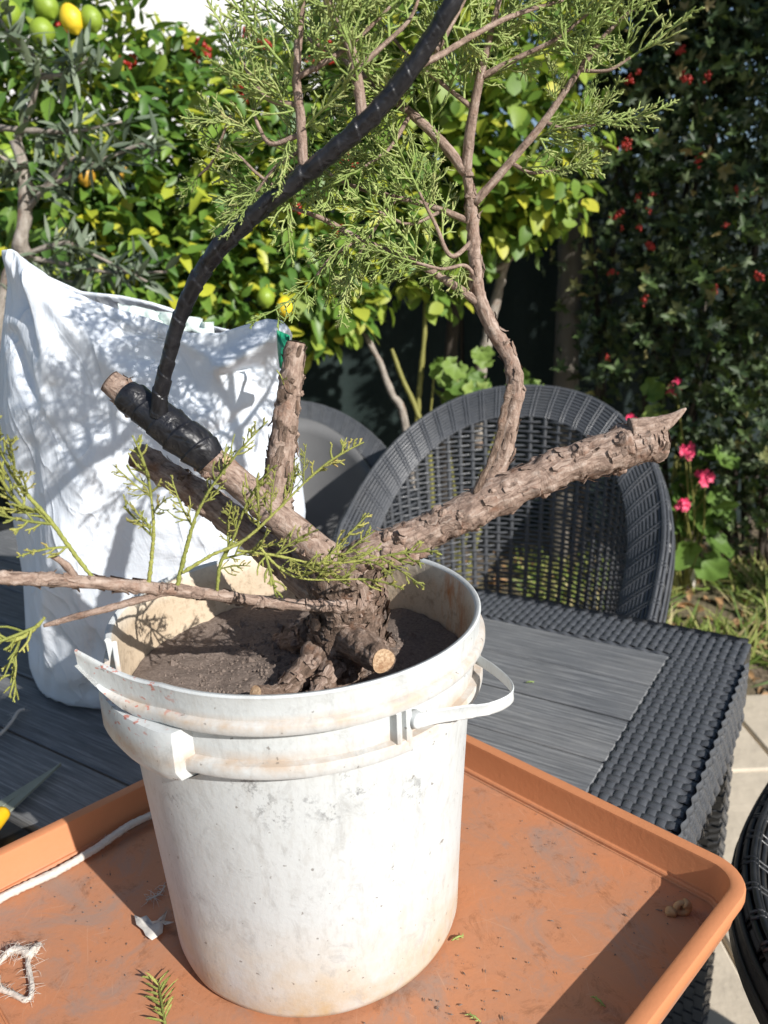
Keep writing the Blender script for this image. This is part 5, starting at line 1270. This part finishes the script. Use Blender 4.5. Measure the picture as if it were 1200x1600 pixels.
o = put('grass', mesh('grass', V, F, M['grass'], attrs={'tint': T})); tag(o, 'loose tufts of green and dry grass beyond the table corner', 'grass', kind='stuff')
ll = []
for k in range(520):
    x = rp.uniform(.3, 2.3); y = rp.uniform(2.18, 3.3)
    ll.append((np.array((x, y, ground_z(y)+rp.uniform(.004, .022))), frame((rp.gauss(0, 1), rp.gauss(0, 1), rp.gauss(0, .2)), (rp.gauss(0, .4), rp.gauss(0, .4), 1)), rp.uniform(.03, .085)))
V, F, T = scatter(leaf(.5, .8, .3, .4), np.array([g_[1] for g_ in ll]), [g_[0] for g_ in ll], [g_[2] for g_ in ll], [0.]*len(ll))
o = put('leaf_litter', mesh('leaf_litter', V, F, M['litter'], attrs={'tint': T})); tag(o, 'dry brown fallen leaves lying under the hedge', 'leaf litter', kind='stuff')
# ---- tree added beyond the right of the view to shade the hedge
ST = Vector((2.35, 1.75, 0)); st = thing('added_shade_tree', ST, 'unseen broad tree added beside the patio to shade the dark hedge', 'tree')
stem('trunk', [ST, ST+Vector((.05, 0, .9)), ST+Vector((-.05, .05, 1.9)), ST+Vector((0, 0, 2.6))], [.10, .08, .07, .04], st, 'bark_old', 30, 14)
sb = [(ST+Vector((-.25, .25, 2.3)), .55), (ST+Vector((.3, -.1, 2.5)), .6), (ST+Vector((-.1, .1, 3.0)), .6), (ST+Vector((-.5, .5, 2.7)), .45), (ST+Vector((.2, .5, 2.1)), .45)]
foliage(st, blob_points(sb, 1000, rp, .9), lem_leaf, M['lemon_leaf'], (.09, .16), lambda r, P, d: r.uniform(.1, .5), nobj=0)

# ================================================================== small things on the tray and table
def rope(name, L, z, r, label, cat, n=60, fuzz=0, seed=1, mat='rope', zs=None, P=None):
    pts = [WZ(x, y, z)+Vector((0, 0, (zs[i] if zs else 0))) for i, (x, y) in enumerate(L)]
    if P: pts = P
    V, F, A = tube(pts, [r]*len(pts), n, 10, .16, 160, rfun=lambda l, a: 1+.10*math.sin(a*3+l*900)); b = MB(); b.add(V, F)
    q = random.Random(seed); Q = catmull([tuple(p) for p in pts], 60)
    for k in range(fuzz):
        i = q.randrange(61); P = Vector(Q[i]); d = Vector((q.gauss(0, 1), q.gauss(0, 1), abs(q.gauss(0, .5)))).normalized(); l = q.uniform(.003, .012)
        b.tube([P, P+d*l*.5+Vector((q.gauss(0, .001), q.gauss(0, .001), 0)), P+d*l+Vector((q.gauss(0, .003), q.gauss(0, .003), -l*.3))], [.0003, .00025, .0001], 4, 3)
    return tag(b.build(name, M[mat], base=pts[0]), label, cat)
TR = lambda u, w, z: TU*u+TWv*w+Vector((0, 0, ZT+z))
rope('rope', [(-40, 1398), (0, 1377), (60, 1356), (105, 1330), (150, 1300), (200, 1278), (240, 1270), (275, 1268)], .0050, .0040, 'white cord lying along the back wall of the orange tray', 'cord', 90, 14, P=[TR(-.686, .10, .004), TR(-.687, .15, .004), TR(-.683, .19, .004), TR(-.684, .23, .006), TR(-.6865, .27, .010), TR(-.684, .31, .008), TR(-.680, .35, .005)])
rope('string_loop', [(12, 1490), (-6, 1512), (-4, 1540), (20, 1553), (42, 1562), (50, 1545), (46, 1520), (44, 1500), (56, 1485), (62, 1475)], .0035, .0022, 'frayed white string loop lying on the orange tray', 'string', 90, 110, 4)
rope('string_knot', [(10, 1490), (22, 1484), (36, 1486), (46, 1492), (54, 1482)], .0062, .0032, 'thick frayed bundle of white string beside the string loop', 'string', 40, 90, 6)
rope('string_piece', [(-10, 1155), (6, 1142), (20, 1125), (28, 1112), (38, 1108)], -.009, .0022, 'short grey frayed string on the table beside the shears', 'string', 40, 40, 9)
def scrap(L, z, label, seed, mat='paper', curl=.004):
    q = random.Random(seed); pts = [WZ(x, y, z) for x, y in L]; c = sum(pts, Vector())/len(pts); V = [c+Vector((0, 0, .001))]; n = len(pts)
    for f in (.5, 1.): V += [c+(p-c)*f+Vector((0, 0, q.uniform(0, curl)*f)) for p in pts]
    F = [(0, 1+k, 1+(k+1) % n) for k in range(n)]+[(1+k, 1+n+k, 1+n+(k+1) % n, 1+(k+1) % n) for k in range(n)]
    o = obj('paper_scrap', V, F, M[mat], base=c); md = o.modifiers.new('t', 'SOLIDIFY'); md.thickness = .0004; return tag(o, label, 'scrap')
scrap([(210, 1432), (220, 1438), (230, 1436), (238, 1445), (252, 1440), (262, 1425), (256, 1445), (254, 1458), (246, 1464), (238, 1472), (228, 1464), (224, 1456), (214, 1450)], .0022, 'torn whitish paper scrap on the tray left of the bucket', 2)
scrap([(252, 1444), (262, 1440), (273, 1444), (268, 1448), (258, 1449)], .002, 'tiny curled grey scrap touching the bucket on the tray', 5)
rope('dry_root', [(228, 1406), (240, 1402), (250, 1396), (258, 1384)], .002, .0006, 'thin pale dry root tuft in the bucket shadow on the tray', 'root', 20, 26, 12, 'paper')
# cut juniper sprig on the tray
P0 = WZ(258, 1600, .002); sg = thing('juniper_sprig', P0, 'small cut green sprig lying on the tray before the bucket', 'sprig')
P1 = WZ(247, 1535, .004); stem('stem', [P0, (P0+P1)/2+Vector((0, 0, .003)), P1], [.0012, .0011, .0009], sg, 'juniper_y', 10, 6)
for k in range(17):
    f = k/16; P = P0+(P1-P0)*f; d = (P1-P0).normalized(); sd = d.cross(Vector((0, 0, 1)))*(1 if k % 2 else -1); e = (d*.6+sd*rp.uniform(.4, 1.1)+Vector((0, 0, rp.uniform(0, .5)))).normalized()
    fm = frame(tuple(e), (0, 0, 1)); lv, lf = leaf(.16, .6, .3, .15, rows=4); obj('leaf', [P+Vector((0, 0, .0015))+Vector((fm @ np.array(p)*rp.uniform(.010, .019)).tolist()) for p in lv], lf, M['juniper_y'], sg, attrs={'tint': np.full(len(lv), rp.uniform(.2, .7))})
for i, (px, py, a, lab) in enumerate(((715, 1466, .4, 'tiny green needle clipping on the tray right of the bucket'), (936, 1565, 2.2, 'small dark green clipping in the shaded strip of the tray'), (740, 1590, 2.5, 'green needle clipping on the tray in front of the bucket'), (828, 1066, 0, 'little green clipping on the plank top of the table'))):
    P = WZ(px, py, .0015 if i < 3 else -.0135); d = Vector((math.cos(a), math.sin(a), 0)); b = MB(); b.tube([P-d*.006, P+Vector((0, 0, .0015)), P+d*.006], [.0005, .0008, .0004], 6, 5, tint=.4)
    for k in range(5): q = P+d*(k-2)*.0022; s_ = d.cross(Vector((0, 0, 1)))*(1 if k % 2 else -1); b.tube([q, q+(d+s_)*.0022+Vector((0, 0, .0006))], [.0006, .0003], 2, 4, tint=.5)
    tag(b.build('clipping', M['juniper'], base=P), lab, 'clipping')
# snail shell
P = WZ(1064, 1416, .0062); b = MB(); sp_pts = []; sr = []
for k in range(34):
    f = k/33; a = f*3.2*2*math.pi; q = (.0014+.0056*f)*.78; sp_pts.append(P+Vector((q*math.cos(a), .004*(.5-f), q*math.sin(a)))); sr.append((.0012+.0042*f*f)*.78)
V, F, A = tube(sp_pts, sr, 120, 12, .06, 200); b.add(V, F)
V, F, A = tube([P+Vector((-.006, -.001, -.003)), P+Vector((-.010, -.002, -.004)), P+Vector((-.0135, -.003, -.0055))], [.0035, .005, .002], 16, 10, .4, 200); b.add(V, F)
tag(b.build('snail_shell', M['shell'], base=P-Vector((0, 0, .0062))), 'small tan broken snail shell in the shaded tray corner', 'shell')
gb_ = MB(); q5 = random.Random(55)
for i in range(210):
    cx, cy, sp_ = q5.choice(((845, 1310, 30), (760, 1500, 70), (840, 1330, 60), (1050, 1415, 30), (180, 1450, 60), (150, 1380, 50), (330, 1590, 60), (720, 1560, 50), (900, 1480, 120), (600, 1610, 60)))
    px, py = cx+q5.gauss(0, sp_), cy+q5.gauss(0, sp_*.5); P = WZ(px, py, .0006); u_, w_ = P.dot(TU), P.dot(TWv)
    if not (-.69 < u_ < -.21 and .105 < w_ < .578) or (P-BC).length < .135: continue
    s_ = q5.uniform(.0003, .0011); k_ = 3. if q5.random() < .15 else 1.; a_ = q5.uniform(0, 6.28); dx = Vector((math.cos(a_), math.sin(a_), 0)); dy = Vector((-dx.y, dx.x, 0))
    gb_.add([P+dx*s_*k_, P-dx*s_*k_, P+dy*s_*.8, P-dy*s_*.8, P+Vector((0, 0, s_))], [(0, 2, 4), (2, 1, 4), (1, 3, 4), (3, 0, 4)])
tag(gb_.build('spilled_soil', M['soil'], base=WZ(800, 1500, 0), smooth=False), 'fine grit and soil scattered over the floor of the orange tray', 'grit', kind='stuff')
# garden shears on the table
P0 = WZ(-6, 1272, -.004); tip = WZ(95, 1194, -.007); d = (tip-P0).normalized(); sd = d.cross(Vector((0, 0, 1))).normalized()
sh = thing('garden_shears', P0, 'garden shears with grey blades and yellow handle lying on the table', 'shears')
L_ = (tip-P0).length
for s_, o_ in ((1, .0), (-1, .0035)):
    V = []; F = []
    for k in range(11):
        f = k/10; w = .0125*(1-f)**.7+.0012; e = s_*(.007*(1-f)); c = P0+d*L_*f+Vector((0, 0, o_*(1-f)+.001*s_))
        V += [c+sd*(e-w*.5)+Vector((0, 0, -.0012)), c+sd*(e+w*.5)+Vector((0, 0, -.0012)), c+sd*(e+w*.45)+Vector((0, 0, .0012)), c+sd*(e-w*.45)+Vector((0, 0, .0012))]
    for k in range(10):
        for q in range(4): F.append((k*4+q, k*4+(q+1) % 4, (k+1)*4+(q+1) % 4, (k+1)*4+q))
    F.append((0, 1, 2, 3)); F.append((43, 42, 41, 40)); obj('blade', V, F, M['blade'], sh, smooth=False)
for s_ in (1, -1):
    b = MB(); b.tube([P0+d*.004+sd*s_*.006, P0-d*.02+sd*s_*.012, P0-d*.07+sd*s_*.026, P0-d*.13+sd*s_*.03], [.0085, .010, .010, .009], 20, 12, amp=.0); b.build('handle', M['yellow'], sh)
# glossy black tub on the shaded chair
tc = Vector((.61, .58, .405)); tb = thing('black_tub', tc, 'glossy black plastic tub holding grey cloth on the black chair', 'tub')
def rrect(cx, cy, a, b_, r, z, ang):
    pts = []
    for qx, qy, s_ in ((a-r, b_-r, 0), (-(a-r), b_-r, 90), (-(a-r), -(b_-r), 180), (a-r, -(b_-r), 270)):
        for k in range(7): th = R(s_+k*15); x, y = qx+r*math.cos(th), qy+r*math.sin(th); pts.append(Vector((cx+x*math.cos(ang)-y*math.sin(ang), cy+x*math.sin(ang)+y*math.cos(ang), z)))
    return pts
V = []; F = []; pr = [(.13, .10, 0.), (.15, .12, .14), (.16, .13, .145), (.162, .132, .15), (.158, .128, .153), (.148, .118, .150), (.13, .10, .01)]
for a, b_, z in pr: V += rrect(tc.x, tc.y, a, b_, .035, tc.z+z, R(56.6))
n = 28; F = [(j*n+i, j*n+(i+1) % n, (j+1)*n+(i+1) % n, (j+1)*n+i) for j in range(len(pr)-1) for i in range(n)]; F += [tuple(reversed(range(n))), tuple(range((len(pr)-1)*n, len(pr)*n))]
obj('tub_wall', V, F, M['glossy'], tb)
V = []; F = []; g = 24
for j in range(g+1):
    for i in range(g+1):
        x, y = (i/g-.5)*.24, (j/g-.5)*.18; ca, sa = math.cos(R(56.6)), math.sin(R(56.6)); V.append(Vector((tc.x+x*ca-y*sa, tc.y+x*sa+y*ca, tc.z+.115+.03*fbm((x, y, 0), 14, 3)-.03*((2*i/g-1)**4+(2*j/g-1)**4))))
F = [(j*(g+1)+i, j*(g+1)+i+1, (j+1)*(g+1)+i+1, (j+1)*(g+1)+i) for j in range(g) for i in range(g)]
tag(obj('cloth', V, F, M['greycloth'], base=(tc.x, tc.y, tc.z+.1)), 'crumpled blue-grey cloth lying in the glossy black tub', 'cloth')
